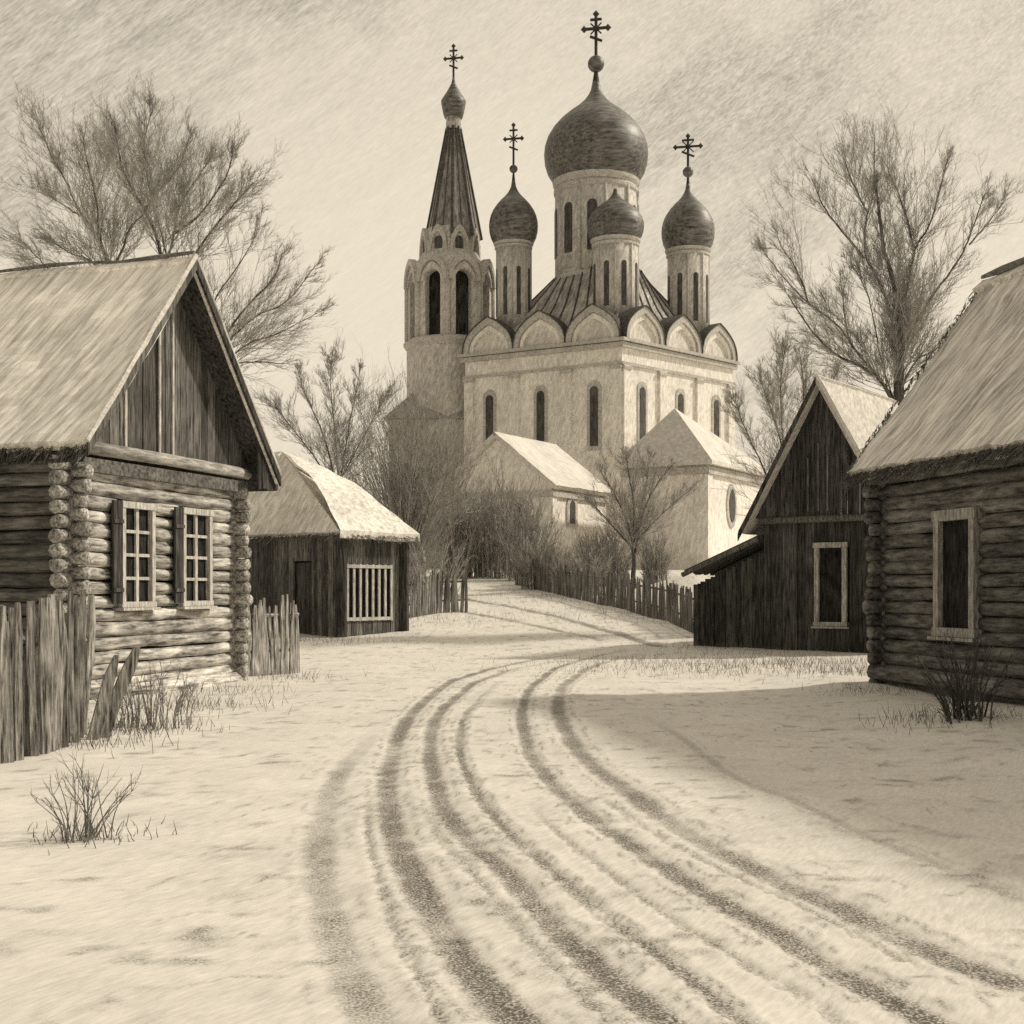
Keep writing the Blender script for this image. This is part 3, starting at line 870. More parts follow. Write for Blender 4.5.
def church():
    Yc = 90.0
    c0 = V(((622 - 512) / F * Yc, Yc, 0)); u1 = V((-.866, .5, 0)); u2 = V((.7071, .7071, 0)); L1, L2 = 12.8, 13.1
    n1 = V((-.5, -.866, 0)); n2 = V((.7071, -.7071, 0))
    base = 2.4
    zc = EYE + (HOR - 339) * Yc / F     # top of the walls
    t = thing('church', 'tall white church with onion domes on drums over rows of keel arches', 'church', (c0.x, c0.y, H(c0.x, c0.y)))
    def z(p, h): return V((p.x, p.y, h))
    cr = [c0, c0 + u2 * L2, c0 + u2 * L2 + u1 * L1, c0 + u1 * L1]
    mb = MB(); mb.prism([z(p, base) for p in cr], (0, 0, zc - base)); mb.build('wall', 'plaster', t)
    faces = ((c0, u1, n1, L1), (c0, u2, n2, L2), (c0 + u1 * L1, u2, -n2, L2), (c0 + u2 * L2, u1, -n1, L1))
    # cornice: stacked bands running right round (closed rings)
    for (dz, hgt, pr, nm) in ((-.55, .34, .26, 'cornice'), (-.15, .22, .42, 'cornice'), (-1.75, .2, .14, 'string_course')):
        mb = MB()
        cen = (cr[0] + cr[2]) / 2
        outer = [p + (p - cen).normalized() * pr * 1.4 for p in cr]
        mb.prism([z(p, zc + dz) for p in outer], (0, 0, hgt)); mb.build(nm, 'mould', t)
    # pilasters
    for (p0, u, n, L) in faces[:2]:
        for k in range(4):
            s = L * k / 3; w = .75
            a = min(max(s - w / 2, .02), L - w - .02)
            mb = MB(); mb.obox(z(p0 + u * a + n * .2, base), u * w, n * -.25, (0, 0, zc - 1.77 - base)); mb.build('pilaster', 'plaster', t)
            mb = MB(); mb.obox(z(p0 + u * (a - .08) + n * .28, zc - 2.05), u * (w + .16), n * -.3, (0, 0, .22)); mb.build('pilaster_capital', 'mould', t)
    # slit windows
    for (p0, u, n, L) in faces[:2]:
        for k in range(3):
            s = L * (k + .5) / 3
            for (w, h, o, nm, mat) in ((1.1, 4.9, .06, 'window_surround', 'mould'), (.62, 4.2, .09, 'window', 'slit')):
                zb = zc - 7.6 + (0 if h > 4.5 else .3)
                pl = [z(p0 + u * (s + x) - n * .1, zb + zz) for x, zz in arch_slit(w, h)]
                mb = MB(); mb.prism(pl, n * (.1 + o)); mb.build(nm, mat, t)
    # zakomary: keel arches standing on the cornice
    ka = EYE + (HOR - 303) * Yc / F - zc
    for fi, (p0, u, n, L) in enumerate(faces):
        for k in range(3):
            s = L * (k + .5) / 3; w = L / 3 * .985
            o1 = keel(w, ka); i1 = keel(w * .82, ka * .80); i2 = keel(w * .66, ka * .63)
            org = p0 + u * s
            f = lambda pts, off: [z(org + u * x + n * off, zc + .07 + zz) for x, zz in pts]
            dp = 1.6 if fi < 2 else .2
            mb = MB(); mb.prism(f(o1, -dp), n * dp)
            kk = mb.build('keel_arch', 'tymp', t)
            mb = MB(); mb.ring(f(o1, .0), f(i1, .0), n * .34); mb.build('archivolt', 'mould', kk)
            mb = MB(); mb.ring(f(keel(w * .80, ka * .78), .0), f(i2, .0), n * .17); mb.build('archivolt', 'plaster', kk)
            if fi > 1: continue
            mb = MB(); o2 = keel(w * 1.03, ka * 1.035)
            mb.ring(f(o2, -1.62), f(keel(w * 1.0, ka * 1.003), -1.62), n * 2.05); mb.build('arch_roofing', 'rib', kk)
    # roof rising to the central drum
    cen = (cr[0] + cr[2]) / 2
    zr0, zr1 = zc + .9, EYE + (HOR - 277) * cen.y / F
    rD = 41 * cen.y / F
    N = 32; low = []; top = []
    for k in range(N):
        a = 2 * math.pi * k / N + .1; d = V((math.cos(a), math.sin(a), 0))
        # distance to the wall along d
        best = 1e9
        for (p0, u, n, L) in faces:
            dn = d.dot(n)
            if dn > 1e-6: best = min(best, (p0 - cen).dot(n) / dn)
        low.append(z(cen + d * (best - .5), zr0)); top.append(z(cen + d * (rD * .98), zr1 + .25))
    mb = MB(); vs = []
    for k in range(N):
        m1 = low[k].lerp(top[k], .5) - V((0, 0, .35)); vs += [low[k], m1, top[k]]
    mb.add(vs, [(3 * k, 3 * ((k + 1) % N), 3 * ((k + 1) % N) + 1, 3 * k + 1) for k in range(N)] + [(3 * k + 1, 3 * ((k + 1) % N) + 1, 3 * ((k + 1) % N) + 2, 3 * k + 2) for k in range(N)])
    rf = mb.build('roof', 'sheet', t)
    mb = MB()
    for k in range(0, N, 1):
        m1 = low[k].lerp(top[k], .5) - V((0, 0, .35))
        mb.tube([low[k] + V((0, 0, .05)), m1 + V((0, 0, .06)), top[k] + V((0, 0, .05))], .065, 5)
    mb.build('standing_seams', 'rib', rf)
    sp = lambda py, y: EYE + (HOR - py) * y / F
    # central drum and dome
    cy = cen.y; cc = (XY(596, cy).x, cy)
    drum_and_dome(t, cc, rD, zr1 - .5, sp(185, cy), 52 * cy / F, sp(82, cy), (sp(64, cy), .62), (sp(14, cy), 12 * cy / F, .13), True, 10, .16)
    q = c0 + u1 * 2.6 + u2 * 2.9; cc = (XY(615.5, q.y).x, q.y)
    drum_and_dome(t, cc, 22.5 * q.y / F, zc + 1.2, sp(242, q.y), 28.5 * q.y / F, sp(189, q.y), (sp(180, q.y), .2), (sp(170, q.y), .3, .06), True, 8, .3, bare=True)
    q = c0 + u1 * 10.6 + u2 * 2.2; cc = (XY(513.5, q.y).x, q.y)
    drum_and_dome(t, cc, 17.5 * q.y / F, zc + 1.2, sp(245, q.y), 24.5 * q.y / F, sp(181, q.y), (sp(169, q.y), .3), (sp(125, q.y), 8.5 * q.y / F, .09), True, 8, .3)
    q = c0 + u1 * 2.0 + u2 * 10.8; cc = (XY(688, q.y).x, q.y)
    drum_and_dome(t, cc, 20.5 * q.y / F, zc + 1.0, sp(252, q.y), 26.5 * q.y / F, sp(184, q.y), (sp(172, q.y), .4), (sp(136, q.y), 12.5 * q.y / F, .10), True, 8, .25)
church()

# ------------------------------------------------------------------ BELL TOWER
def bell_tower():
    Yc = 100.0; s = Yc / F
    c = (XY(450, Yc).x, Yc); cv = V((c[0], c[1], 0))
    zz = lambda py: EYE + (HOR - py) * s
    t = thing('bell_tower', 'slender octagonal bell tower with tall tent spire beside the church', 'bell tower', (c[0], c[1], H(*c)))
    N = 8; rot = -math.pi / 2     # a corner looks at the viewer
    R = 44 * s
    def ngon(r): return [V((c[0] + math.cos(rot + 2 * math.pi * k / N) * r, c[1] + math.sin(rot + 2 * math.pi * k / N) * r, 0)) for k in range(N)]
    def z(p, h): return V((p.x, p.y, h))
    mb = MB(); mb.lathe(c, [(R * .985, 2.2), (R * .985, zz(349))], N, True, rot); mb.build('lower_stage', 'plaster_old', t)
    mb = MB(); mb.lathe(c, [(R * 1.0, zz(351)), (R * 1.06, zz(347)), (R * 1.06, zz(344)), (R * 1.0, zz(342))], N, True, rot); mb.build('cornice', 'mould', t)
    # belfry: eight corner piers, arched openings
    zb, zt = zz(342), zz(282)
    mb = MB(); mb.lathe(c, [(R * .62, zb), (R * .62, zz(262))], N, True, rot); mb.build('belfry_core', 'belfry_dark', t)  # solid dark core, shade inside the openings put into its colour
    P8 = ngon(R * .97)
    for k in range(N):
        a, b = P8[k], P8[(k + 1) % N]; d = (b - a).normalized(); w = (b - a).length
        mid = (a + b) / 2; n = (mid - cv).normalized()
        mb = MB(); ow = w * .50; oh = zt - zb
        # wall with arched opening: two piers plus a ring arch
        pw = (w - ow) / 2
        mb.obox(z(a, zb + .003), d * pw, n * -.7, (0, 0, oh)); mb.obox(z(b - d * pw, zb + .003), d * pw, n * -.7, (0, 0, oh))
        arc_i = [(math.cos(math.pi * (1 - q / 12)) * ow / 2, math.sin(math.pi * (1 - q / 12)) * ow / 2) for q in range(13)]
        arc_o = [(max(-w / 2, min(w / 2, x * w / ow * 1.0)), y_ * 1.15 + .9) for x, y_ in arc_i]
        sprg = zt - ow * .25
        f = lambda pts, h0: [z(mid + d * x, h0 + y_) for x, y_ in pts]
        arc_o[0] = (-w / 2, .0); arc_o[-1] = (w / 2, .0)
        mb.ring(f(arc_o, sprg + .004), f(arc_i, sprg + .004), n * -.7)
        st = mb.build('belfry_bay', 'plaster_old', t)
        # keel kokoshnik over the bay
        kw = w * 1.0; kh = zz(263) - zz(289)
        fk = lambda pts, off: [z(mid + d * x + n * off, zz(289) + y_) for x, y_ in pts]
        mb = MB(); mb.ring(fk(keel(kw, kh, neck=.07), -.2), fk(keel(kw * .76, kh * .76, neck=.05), -.2), n * .5); mb.build('kokoshnik', 'mould', st)
        mb = MB(); mb.ring(fk(keel(kw * .74, kh * .72), -.2), fk(keel(kw * .56, kh * .5), -.2), n * .32); mb.build('kokoshnik', 'plaster_old', st)
        # little half columns at the corners
        mb = MB(); mb.tube([z(a, zb), z(a, zt)], .22, 8); mb.build('corner_column', 'mould', st, smooth=True)
    # bell hanging room cap and curved shoulder
    mb = MB(); mb.lathe(c, [(R * .97, zz(274)), (R * .88, zz(268)), (R * .72, zz(260)), (R * .62, zz(250)), (R * .60, zz(232))], N, True, rot); mb.build('shoulder', 'plaster_old', t)
    # second tier of small keel arches
    P2 = ngon(R * .65)
    for k in range(N):
        a, b = P2[k], P2[(k + 1) % N]; d = (b - a).normalized(); w = (b - a).length; mid = (a + b) / 2; n = (mid - cv).normalized()
        kh = zz(231) - zz(264); kw = w * .98
        fk = lambda pts, off: [z(mid + d * x + n * off, zz(264) + y_) for x, y_ in pts]
        mb = MB(); mb.prism(fk(keel(kw * .9, kh * .94, neck=.06), -.5), n * .52); dm = mb.build('dormer', 'plaster_old', t)
        mb = MB(); mb.ring(fk(keel(kw, kh, neck=.08), -.3), fk(keel(kw * .72, kh * .78, neck=.06), -.3), n * .5); mb.build('kokoshnik', 'mould', dm)
        mb = MB(); mb.prism(fk([(x, y_ + .35) for x, y_ in arch_slit(.62, kh * .52)], -.1), n * .16); mb.build('window', 'slit', dm)
        mb = MB(); mb.obox(z(a + n * -.0 - d * .1, zz(264)), d * .2, n * .12, (0, 0, kh * .55)); mb.build('pilaster', 'mould', dm)
    # tent spire
    cs = (XY(453.5, Yc).x, Yc)
    mb = MB(); z0, z1 = zz(240), zz(128); r0, r1 = 28 * s, 6.5 * s
    M_ = [V((math.cos(rot + 2 * math.pi * k / 8), math.sin(rot + 2 * math.pi * k / 8), 0)) for k in range(8)]
    for k in range(8):
        a, b = M_[k], M_[(k + 1) % 8]
        q = [V((cs[0], cs[1], 0)) + a * r0 + V((0, 0, z0)), V((cs[0], cs[1], 0)) + b * r0 + V((0, 0, z0)), V((cs[0], cs[1], 0)) + b * r1 + V((0, 0, z1)), V((cs[0], cs[1], 0)) + a * r1 + V((0, 0, z1))]
        mb.add(q, [(0, 1, 2, 3)])
    sp = mb.build('spire', 'tent', t)
    mb = MB()
    for k in range(8):
        a = M_[k]; mb.tube([V((cs[0], cs[1], z0)) + a * r0, V((cs[0], cs[1], z1)) + a * r1], .13, 5)
        b = (M_[k] + M_[(k + 1) % 8]) / 2
        mb.tube([V((cs[0], cs[1], z0)) + b * r0, V((cs[0], cs[1], z1)) + b * r1], .06, 5)
    mb.build('spire_ribs', 'rib', sp)
    mb = MB(); mb.lathe(cs, [(7.6 * s, zz(130)), (7.2 * s, zz(118)), (8.6 * s, zz(117)), (8.6 * s, zz(115))], 16); mb.build('neck', 'sheet', t)
    prof = [(r_ * 12.5 * s, zz(118) + h_ * (zz(78) - zz(118))) for r_, h_ in [(.72, 0), (.82, .1), (.9, .22), (.97, .33), (1, .42), (.9, .47), (.72, .56), (.52, .66), (.34, .76), (.18, .86), (.08, 1)]]
    mb = MB(); mb.lathe(cs, prof, 24); dm = mb.build('dome', 'dome', t, smooth=True)
    mb = MB(); orth_cross(mb, cs, zz(82), zz(46), 8.5 * s, (.98, -.2, 0), .09); mb.build('cross', 'iron', dm)
    # low annex with sloping roof at the foot
    mb = MB(); a = XY(389, 97); b = XY(470, 97)
    mb.obox(z(a, 2), b - a, V((0, 4, 0)), (0, 0, zz(422) - 2.2)); an = mb.build('annex', 'plaster_old', t)
    mb = MB(); ze = zz(424); zh = zz(396)
    mb.add([z(a + V((-.4, -.5, 0)), ze), z(b + V((.0, -.5, 0)), ze), z(b + V((0, 1.5, 0)), zh), z(a + V((1.6, 1.5, 0)), zh), z(a + V((-.4, 5, 0)), ze), z(b + V((0, 5, 0)), ze)],
           [(0, 1, 2, 3), (0, 3, 4), (3, 2, 5, 4), (0, 4, 5, 1), (1, 5, 2)])
    mb.build('roof', 'annexroof', an)
bell_tower()

# ------------------------------------------------------------------ CHAPELS
def chapel_gable():
    c = XY(552, 78); v1 = V((-.866, .5, 0)); v2 = V((.5, .866, 0)); n1 = V((-.5, -.866, 0)); n2 = V((.866, -.5, 0)); L1, L2 = 7.6, 7.4
    t = thing('chapel', 'small whitewashed chapel with gabled snowy roof left of the bare young tree', 'chapel', (c.x, c.y, H(c.x, c.y)))
    def z(p, h): return V((p.x, p.y, h))
    ze = EYE + (HOR - 484) * 78 / F; za = 11.05; b0 = 2.2
    A0, B0, C0, D0 = c, c + v1 * L1, c + v1 * L1 + v2 * L2, c + v2 * L2
    mb = MB()
    ap0 = c + v1 * L1 / 2
    mb.prism([z(A0, b0), z(A0, ze), z(ap0, za - .15), z(B0, ze), z(B0, b0)], v2 * L2); mb.build('wall', 'plaster', t)
    ov = .5; sl = (za - ze) / (L1 / 2)
    mb = MB()
    for sgn in (0, 1):
        e = c - v1 * ov if sgn == 0 else c + v1 * (L1 + ov)
        e0, e1 = e - v2 * .4, e + v2 * (L2 + .3); r0, r1 = ap0 - v2 * .4, ap0 + v2 * (L2 + .3)
        mb.slab(z(e0, ze - sl * ov + .3), z(e1, ze - sl * ov + .3), z(r1, za + .25), z(r0, za + .25), .28, 16, 12, .05, .7)
    mb.build('roof', 'annexsnow', t)
    mb = MB(); mb.obox(z(A0 + n1 * .2 + n2 * .2, ze - .75), v1 * (L1 + .2), n1 * -.18, (0, 0, .35)); mb.obox(z(A0 + n2 * .2, ze - .75), v2 * L2, n2 * -.18, (0, 0, .35)); mb.build('cornice', 'mould', t)
    for tt in (-.02, .0):
        pass
    mb = MB(); mb.obox(z(A0 + n1 * .1 + n2 * .1, b0), v1 * .55, v2 * .55, (0, 0, ze - .76 - b0)); mb.build('corner_pier', 'plaster', t)
    for (p, d, n, s, w, h, zb) in ((c, v1, n1, 2.3, .8, 1.7, 5.2), (c, v1, n1, 4.2, .6, 1.5, 5.2), (c, v2, n2, 2.5, .9, 1.4, 5.7)):
        mb = MB(); mb.prism([z(p + d * (s + x) - n * .1, zb - .2 + y_) for x, y_ in arch_slit(w + .5, h + .5)], n * .2); wn = mb.build('window', 'mould', t)
        mb = MB(); mb.prism([z(p + d * (s + x) - n * .1, zb + y_) for x, y_ in arch_slit(w * .72, h)], n * .24); mb.build('pane', 'slit', wn)
chapel_gable()

def chapel_hip():
    c = XY(707, 76); v1 = V((-.866, .5, 0)); v2 = V((.5, .866, 0)); n1 = V((-.5, -.866, 0)); n2 = V((.866, -.5, 0)); L1, L2 = 5.4, 10.5
    t = thing('chapel', 'small whitewashed chapel with pointed hipped roof and oval window, right of the young tree', 'chapel', (c.x, c.y, H(c.x, c.y)))
    def z(p, h): return V((p.x, p.y, h))
    ze = EYE + (HOR - 463) * 76 / F; b0 = 2.2
    cr = [c, c + v2 * L2, c + v2 * L2 + v1 * L1, c + v1 * L1]
    mb = MB(); mb.prism([z(p, b0) for p in cr], (0, 0, ze - b0)); mb.build('wall', 'plaster', t)
    cen = c + v1 * L1 / 2 + v2 * 1.6; za = EYE + (HOR - 408) * cen.y / F
    mid = (cr[0] + cr[2]) / 2
    ex = [p + (v1 if i in (2, 3) else -v1) * .5 + (v2 if i in (1, 2) else -v2) * .5 for i, p in enumerate(cr)]
    mb = MB(); ap = z(cen, za)
    q = [z(p, ze + .12) for p in ex]; lo = [z(p, ze - .1) for p in ex]
    mb.add(q + lo + [ap], [(0, 1, 8), (1, 2, 8), (2, 3, 8), (3, 0, 8), (0, 4, 5, 1), (1, 5, 6, 2), (2, 6, 7, 3), (3, 7, 4, 0), (7, 6, 5, 4)])
    mb.build('roof', 'annexsnow', t)
    mb = MB(); mb.obox(z(c + n1 * .22 + n2 * .22, ze - .62), v1 * (L1 + .3), n1 * -.2, (0, 0, .4)); mb.obox(z(c + n2 * .22, ze - .62), v2 * L2, n2 * -.2, (0, 0, .4)); mb.build('cornice', 'mould', t)
    mb = MB(); mb.obox(z(c + n1 * .12 + n2 * .12, b0), v1 * .7, v2 * .7, (0, 0, ze - .64 - b0)); mb.build('corner_pier', 'plaster', t)
    k = (731 - 512) / F; s = (k * c.y - c.x) / (v2.x - k * v2.y); p = c + v2 * s
    zw = EYE + (HOR - 506) * p.y / F
    def oval(a, b_, off): return [z(p + v2 * (math.cos(q_) * a) - n2 * .1, zw + math.sin(q_) * b_) for q_ in [2 * math.pi * i / 20 for i in range(20)]]
    mb = MB(); mb.prism(oval(.85, 1.35, 0), n2 * .18); wn = mb.build('window', 'mould', t)
    mb = MB(); mb.prism(oval(.5, 1.0, 0), n2 * .22); mb.build('pane', 'slit', wn)
chapel_hip()

# ------------------------------------------------------------------ FENCES
def board(mb, p, top, w, th, d):
    """rough split board from foot p to top, width along d"""
    d = V(d).normalized(); n = V((-d.y, d.x, 0)); p, top = V(p), V(top)
    m = 5; rows = []
    for k in range(m + 1):
        u = k / m; q = p.lerp(top, u) + V((mnoise.noise(p * 3 + V((0, 0, u * 2))) * .03, 0, 0))
        ww = w * (1 - .12 * u) * random.uniform(.9, 1.1)
        if k == m: ww *= .45
        hh = 0
        rows.append([q - d * ww / 2 - n * th / 2, q + d * ww / 2 - n * th / 2, q + d * ww / 2 + n * th / 2, q - d * ww / 2 + n * th / 2])
    vs = [x for r_ in rows for x in r_]; fs = [(3, 2, 1, 0), (4 * m, 4 * m + 1, 4 * m + 2, 4 * m + 3)]
    for k in range(m):
        for i in range(4): fs.append((4 * k + i, 4 * k + (i + 1) % 4, 4 * k + 4 + (i + 1) % 4, 4 * k + 4 + i))
    mb.add(vs, fs)

def picket_fence(name, label, pts, hgt, pw, gap, mat, lean=.03, parts=False, rails=True, rag=.12, rng=1):
    random.seed(rng)
    p0 = GR(*pts[0]); t = thing(name, label, 'fence', p0)
    mb = MB(); fr = MB(); po = []
    for a, b in zip(pts[:-1], pts[1:]):
        a, b = GR(*a), GR(*b); L = (b - a).length; d = (b - a).normalized(); d.z = 0; d.normalize()
        n = V((-d.y, d.x, 0)); n = n if n.y > 0 else -n
        s = 0
        while s < L:
            q = a.lerp(b, s / L); q.z = H(q.x, q.y) - .1
            w = pw * random.uniform(.75, 1.25); h = hgt * random.uniform(1 - rag, 1 + rag)
            top = q + V((0, 0, h)) + d * random.uniform(-lean, lean) * hgt + n * random.uniform(-lean, lean) * hgt * .6
            m_ = MB() if parts else mb
            board(m_, q, top, w, .028, d)
            if parts: m_.build('picket', mat, t)
            s += w + gap * random.uniform(.3, 1.7)
        for zz in (.3, .75):
            fr.tube([a + n * .05 + V((0, 0, hgt * zz)), b + n * .05 + V((0, 0, hgt * zz))], .035, 6)
        k = 0
        while k <= L + .1:
            q = a.lerp(b, min(1, k / L)); po.append(q + n * .1); k += 2.6
    if not parts: mb.build('picket_panel', mat, t)
    if rails: fr.build('rail', mat, t)
    for q in po:
        m_ = MB(); m_.tube([V((q.x, q.y, H(q.x, q.y) - .2)), V((q.x, q.y, H(q.x, q.y) + hgt * .95))], .06, 8, True, .08); m_.build('post', mat, t)
    return t

random.seed(21)
t = thing('picket_fence', 'crooked grey board fence in the left foreground, boards fanning apart', 'fence', GR(20, 12.4))
bd = [(-22, 12.0, -24, 600), (-2, 12.0, 0, 604), (10, 12.15, 8, 612), (22, 12.25, 20, 598), (33, 12.4, 26, 606), (40, 12.5, 38, 594), (48, 12.7, 46, 600), (57, 12.9, 54, 590), (64, 13.1, 58, 602),
      (70, 13.4, 68, 596), (74, 13.6, 76, 604), (78, 13.9, 84, 596), (82, 14.2, 92, 601)]
bd += [(-12, 12.2, -10, 606), (4, 12.3, 2, 598), (16, 12.35, 14, 600), (27, 12.5, 31, 610), (37, 12.65, 33, 600), (52, 12.85, 50, 604), (60, 13.1, 63, 596), (67, 13.4, 62, 610)]
for (px, Y, tx, ty) in bd:
    m_ = MB(); p = GR(px, Y); p.z -= .1; q = P(tx, ty, Y); q.z *= random.uniform(.97, 1.03)
    q.z += random.uniform(-.1, .06); ya = random.uniform(-.35, .35)
    oy = random.uniform(-.09, .09); p.y += oy; q.y += oy
    board(m_, p, q, random.uniform(.07, .115), .05, (.75 + ya, .6 - ya, 0)); m_.build('picket', 'picket', t)
m_ = MB(); m_.tube([P(-30, 640, 12.1), P(40, 640, 12.65), P(88, 640, 14.3)], .035, 6, True, .1); m_.build('rail', 'picket', t)
for (px, Y, tx, ty, lab, i) in ((88, 13.7, 116, 655, 'short split stake leaning right beside the left foreground fence', 0), (98, 13.9, 136, 647, 'taller split stake leaning right, next to the snow by the log house', 1)):
    m_ = MB(); p = GR(px, Y); p.z -= .1; q = P(tx, ty, Y + .2); board(m_, p, q, .13 + .03 * i, .05, (.8, .5, 0))
    o = m_.build('leaning_stake', 'picket', None, loc=GR(px, Y)); tag(o, lab, 'stake')

picket_fence('picket_fence', 'ragged grey picket fence between the log house corner and barn', [(243, 23.6), (300, 25.2)], 1.5, .13, .02, 'picket', .05, True, True, .08, 5)
picket_fence('picket_fence', 'small broken picket fence at the right end of the barn', [(402, 44.5), (440, 47.0), (466, 47.5)], 1.5, .14, .03, 'picket_far', .06, False, True, .14, 6)
picket_fence('picket_fence', 'long dark picket fence curving below the chapels', [(702, 37.5), (668, 43.5), (610, 49.5), (560, 55), (515, 61)], 1.35, .11, .03, 'picket_far', .05, False, True, .12, 8)

# ------------------------------------------------------------------ TREES
rT = random.Random(4)
def rv(s=1): return V((rT.uniform(-1, 1), rT.uniform(-1, 1), rT.uniform(-1, 1))) * s

def twig(mb, p, d, L, r, lvl, cen, up=.12, nb=5):
    n = 4 if lvl else 3
    pts = [p]; q = V(p); dd = V(d).normalized()
    for i in range(n):
        q = q + dd * (L / n); pts.append(V(q))
        dd = (dd + rv(.17) + V((0, 0, up)) + ((q - cen).normalized() * .08)).normalized()
    mb.tube(pts, [r * (1 - .75 * i / n) for i in range(n + 1)], 3, False)
    if lvl <= 0: return
    for k in range(nb):
        u = rT.uniform(.2, 1.0); i = min(n - 1, int(u * n)); f = u * n - i
        b = pts[i].lerp(pts[i + 1], f); t = (pts[i + 1] - pts[i]).normalized()
        nd = (t * .75 + rv(.75) + (b - cen).normalized() * .35 + V((0, 0, up))).normalized()
        twig(mb, b, nd, L * rT.uniform(.32, .68), r * .62, lvl - 1, cen, up, nb)

def bare_tree(name, label, root_px, Y, limbs, wpx, group=None, lens=2.0, dens=12, nb=5, up=.12, cen_px=None, trunk_top=None, spread=1.0):
    up = .04
    s = Y / F
    g = GR(root_px, Y)
    t = thing(name, label, 'tree', g, group)
    cen = P(cen_px[0], cen_px[1], Y) if cen_px else g + V((0, 0, 2))
    tb = MB(); cb = MB()
    # trunk from the ground to where the limbs part
    tt = P(trunk_top[0], trunk_top[1], Y)
    pts = [V((g.x, g.y, g.z - .3)), g.lerp(tt, .35) + V((rT.uniform(-.1, .1), 0, 0)), g.lerp(tt, .7), tt]
    w0 = wpx[0] * s / 2
    tb.tube(pts, [w0 * 1.5, w0 * 1.15, w0, w0 * .9], 10, True, .06); tb.build('trunk', 'bark', t, smooth=True)
    lb = MB()
    for li, (lp, w) in enumerate(limbs):
        drift = rT.uniform(-1, 1) * spread; dz = 0; pp = []
        n = len(lp)
        for i, (px, py) in enumerate(lp):
            dz = drift * (i / max(1, n - 1)) * 2.2
            pp.append(P(px, py, Y + dz))
        # smooth
        a = np.array([tuple(x) for x in pp])
        if len(a) > 2: a = smooth_line(a, 2)
        pp = [V(x) for x in a]
        rr = [max(.35 * s * .5, w * s / 2 * (1 - .8 * i / (len(pp) - 1))) for i in range(len(pp))]
        lb.tube([p + rv(.015) for p in pp], rr, 6, True, .05)
        tot = sum((pp[i + 1] - pp[i]).length for i in range(len(pp) - 1))
        m = int(dens * tot / 2.2)
        for k in range(m):
            u = rT.uniform(.05, 1.0) * (len(pp) - 1); i = min(len(pp) - 2, int(u)); f = u - i
            b = pp[i].lerp(pp[i + 1], f); tv = (pp[i + 1] - pp[i]).normalized()
            d = (tv * .6 + rv(.8) + (b - cen).normalized() * .5 + V((0, 0, up))).normalized()
            lk = 1.45 if rT.random() < .3 else 1.0
            twig(cb, b, d, lk * lens * rT.uniform(.4, 1.0) * (1 - .8 * u / (len(pp) - 1)), min(.48 * s, max(.34 * s, rr[i] * .35)), 3 if lk > 1 else 2, cen, up, nb - (lk > 1))
    lb.build('limb', 'bark', t, smooth=True)
    cb.build('crown', 'twig', t)
    return t

def z3(l): return [(.332 * a, 80 + .332 * b) for a, b in l]
def z4(l): return [(720 + .297 * a, 120 + .297 * b) for a, b in l]
YT = 34.0
bare_tree('bare_tree', 'large bare tree with forked limbs rising over the middle of the log house ridge', 108, YT, [
    (z3([(330, 640), (325, 570), (300, 480), (290, 340), (265, 260), (250, 170)]), 4.2),
    (z3([(290, 340), (310, 290), (325, 250), (345, 180)]), 2.6),
    (z3([(325, 550), (290, 460), (240, 400), (200, 305), (160, 240), (105, 110)]), 3.6),
    (z3([(240, 410), (190, 375), (150, 350)]), 2.2),
    (z3([(320, 590), (265, 535), (215, 525), (150, 480)]), 3),
    (z3([(335, 580), (375, 500), (385, 450), (430, 405)]), 3.2),
    (z3([(310, 610), (165, 600), (130, 550), (60, 480)]), 2.4),
], (8,), 'bare trees behind the log house', lens=2.0, dens=29, nb=6, cen_px=(108, 290), trunk_top=(109, 280))
bare_tree('bare_tree', 'large bare tree behind the log house near its roof peak', 165, YT + 1.5, [
    (z3([(490, 600), (490, 545), (475, 470), (435, 390), (395, 320), (360, 250), (345, 130)]), 4.4),
    (z3([(435, 395), (460, 350), (540, 270), (575, 160)]), 2.6),
    (z3([(495, 560), (525, 480), (530, 390), (590, 300), (640, 230)]), 3.2),
    (z3([(525, 465), (600, 410), (680, 300), (700, 230)]), 2.6),
    (z3([(530, 590), (575, 545), (640, 450), (700, 380), (760, 310)]), 3.4),
    (z3([(500, 520), (440, 300), (430, 180), (460, 90)]), 2),
], (8,), 'bare trees behind the log house', lens=2.0, dens=29, nb=6, cen_px=(165, 290), trunk_top=(163, 275))
bare_tree('bare_tree', 'spreading bare tree behind the log house leaning out right of its gable', 205, YT + 3, [
    (z3([(640, 850), (680, 770), (740, 680), (830, 600), (850, 520)]), 3.2),
    (z3([(640, 870), (690, 780), (780, 700), (860, 680), (950, 560)]), 2.8),
    (z3([(640, 900), (700, 850), (800, 850), (880, 855)]), 2.4),
    (z3([(620, 820), (640, 660), (720, 560), (780, 450)]), 2.4),
    (z3([(650, 900), (720, 800), (850, 760), (960, 700)]), 2),
], (7,), 'bare trees behind the log house', lens=2.0, dens=17, nb=6, cen_px=(200, 380), trunk_top=(212, 372))
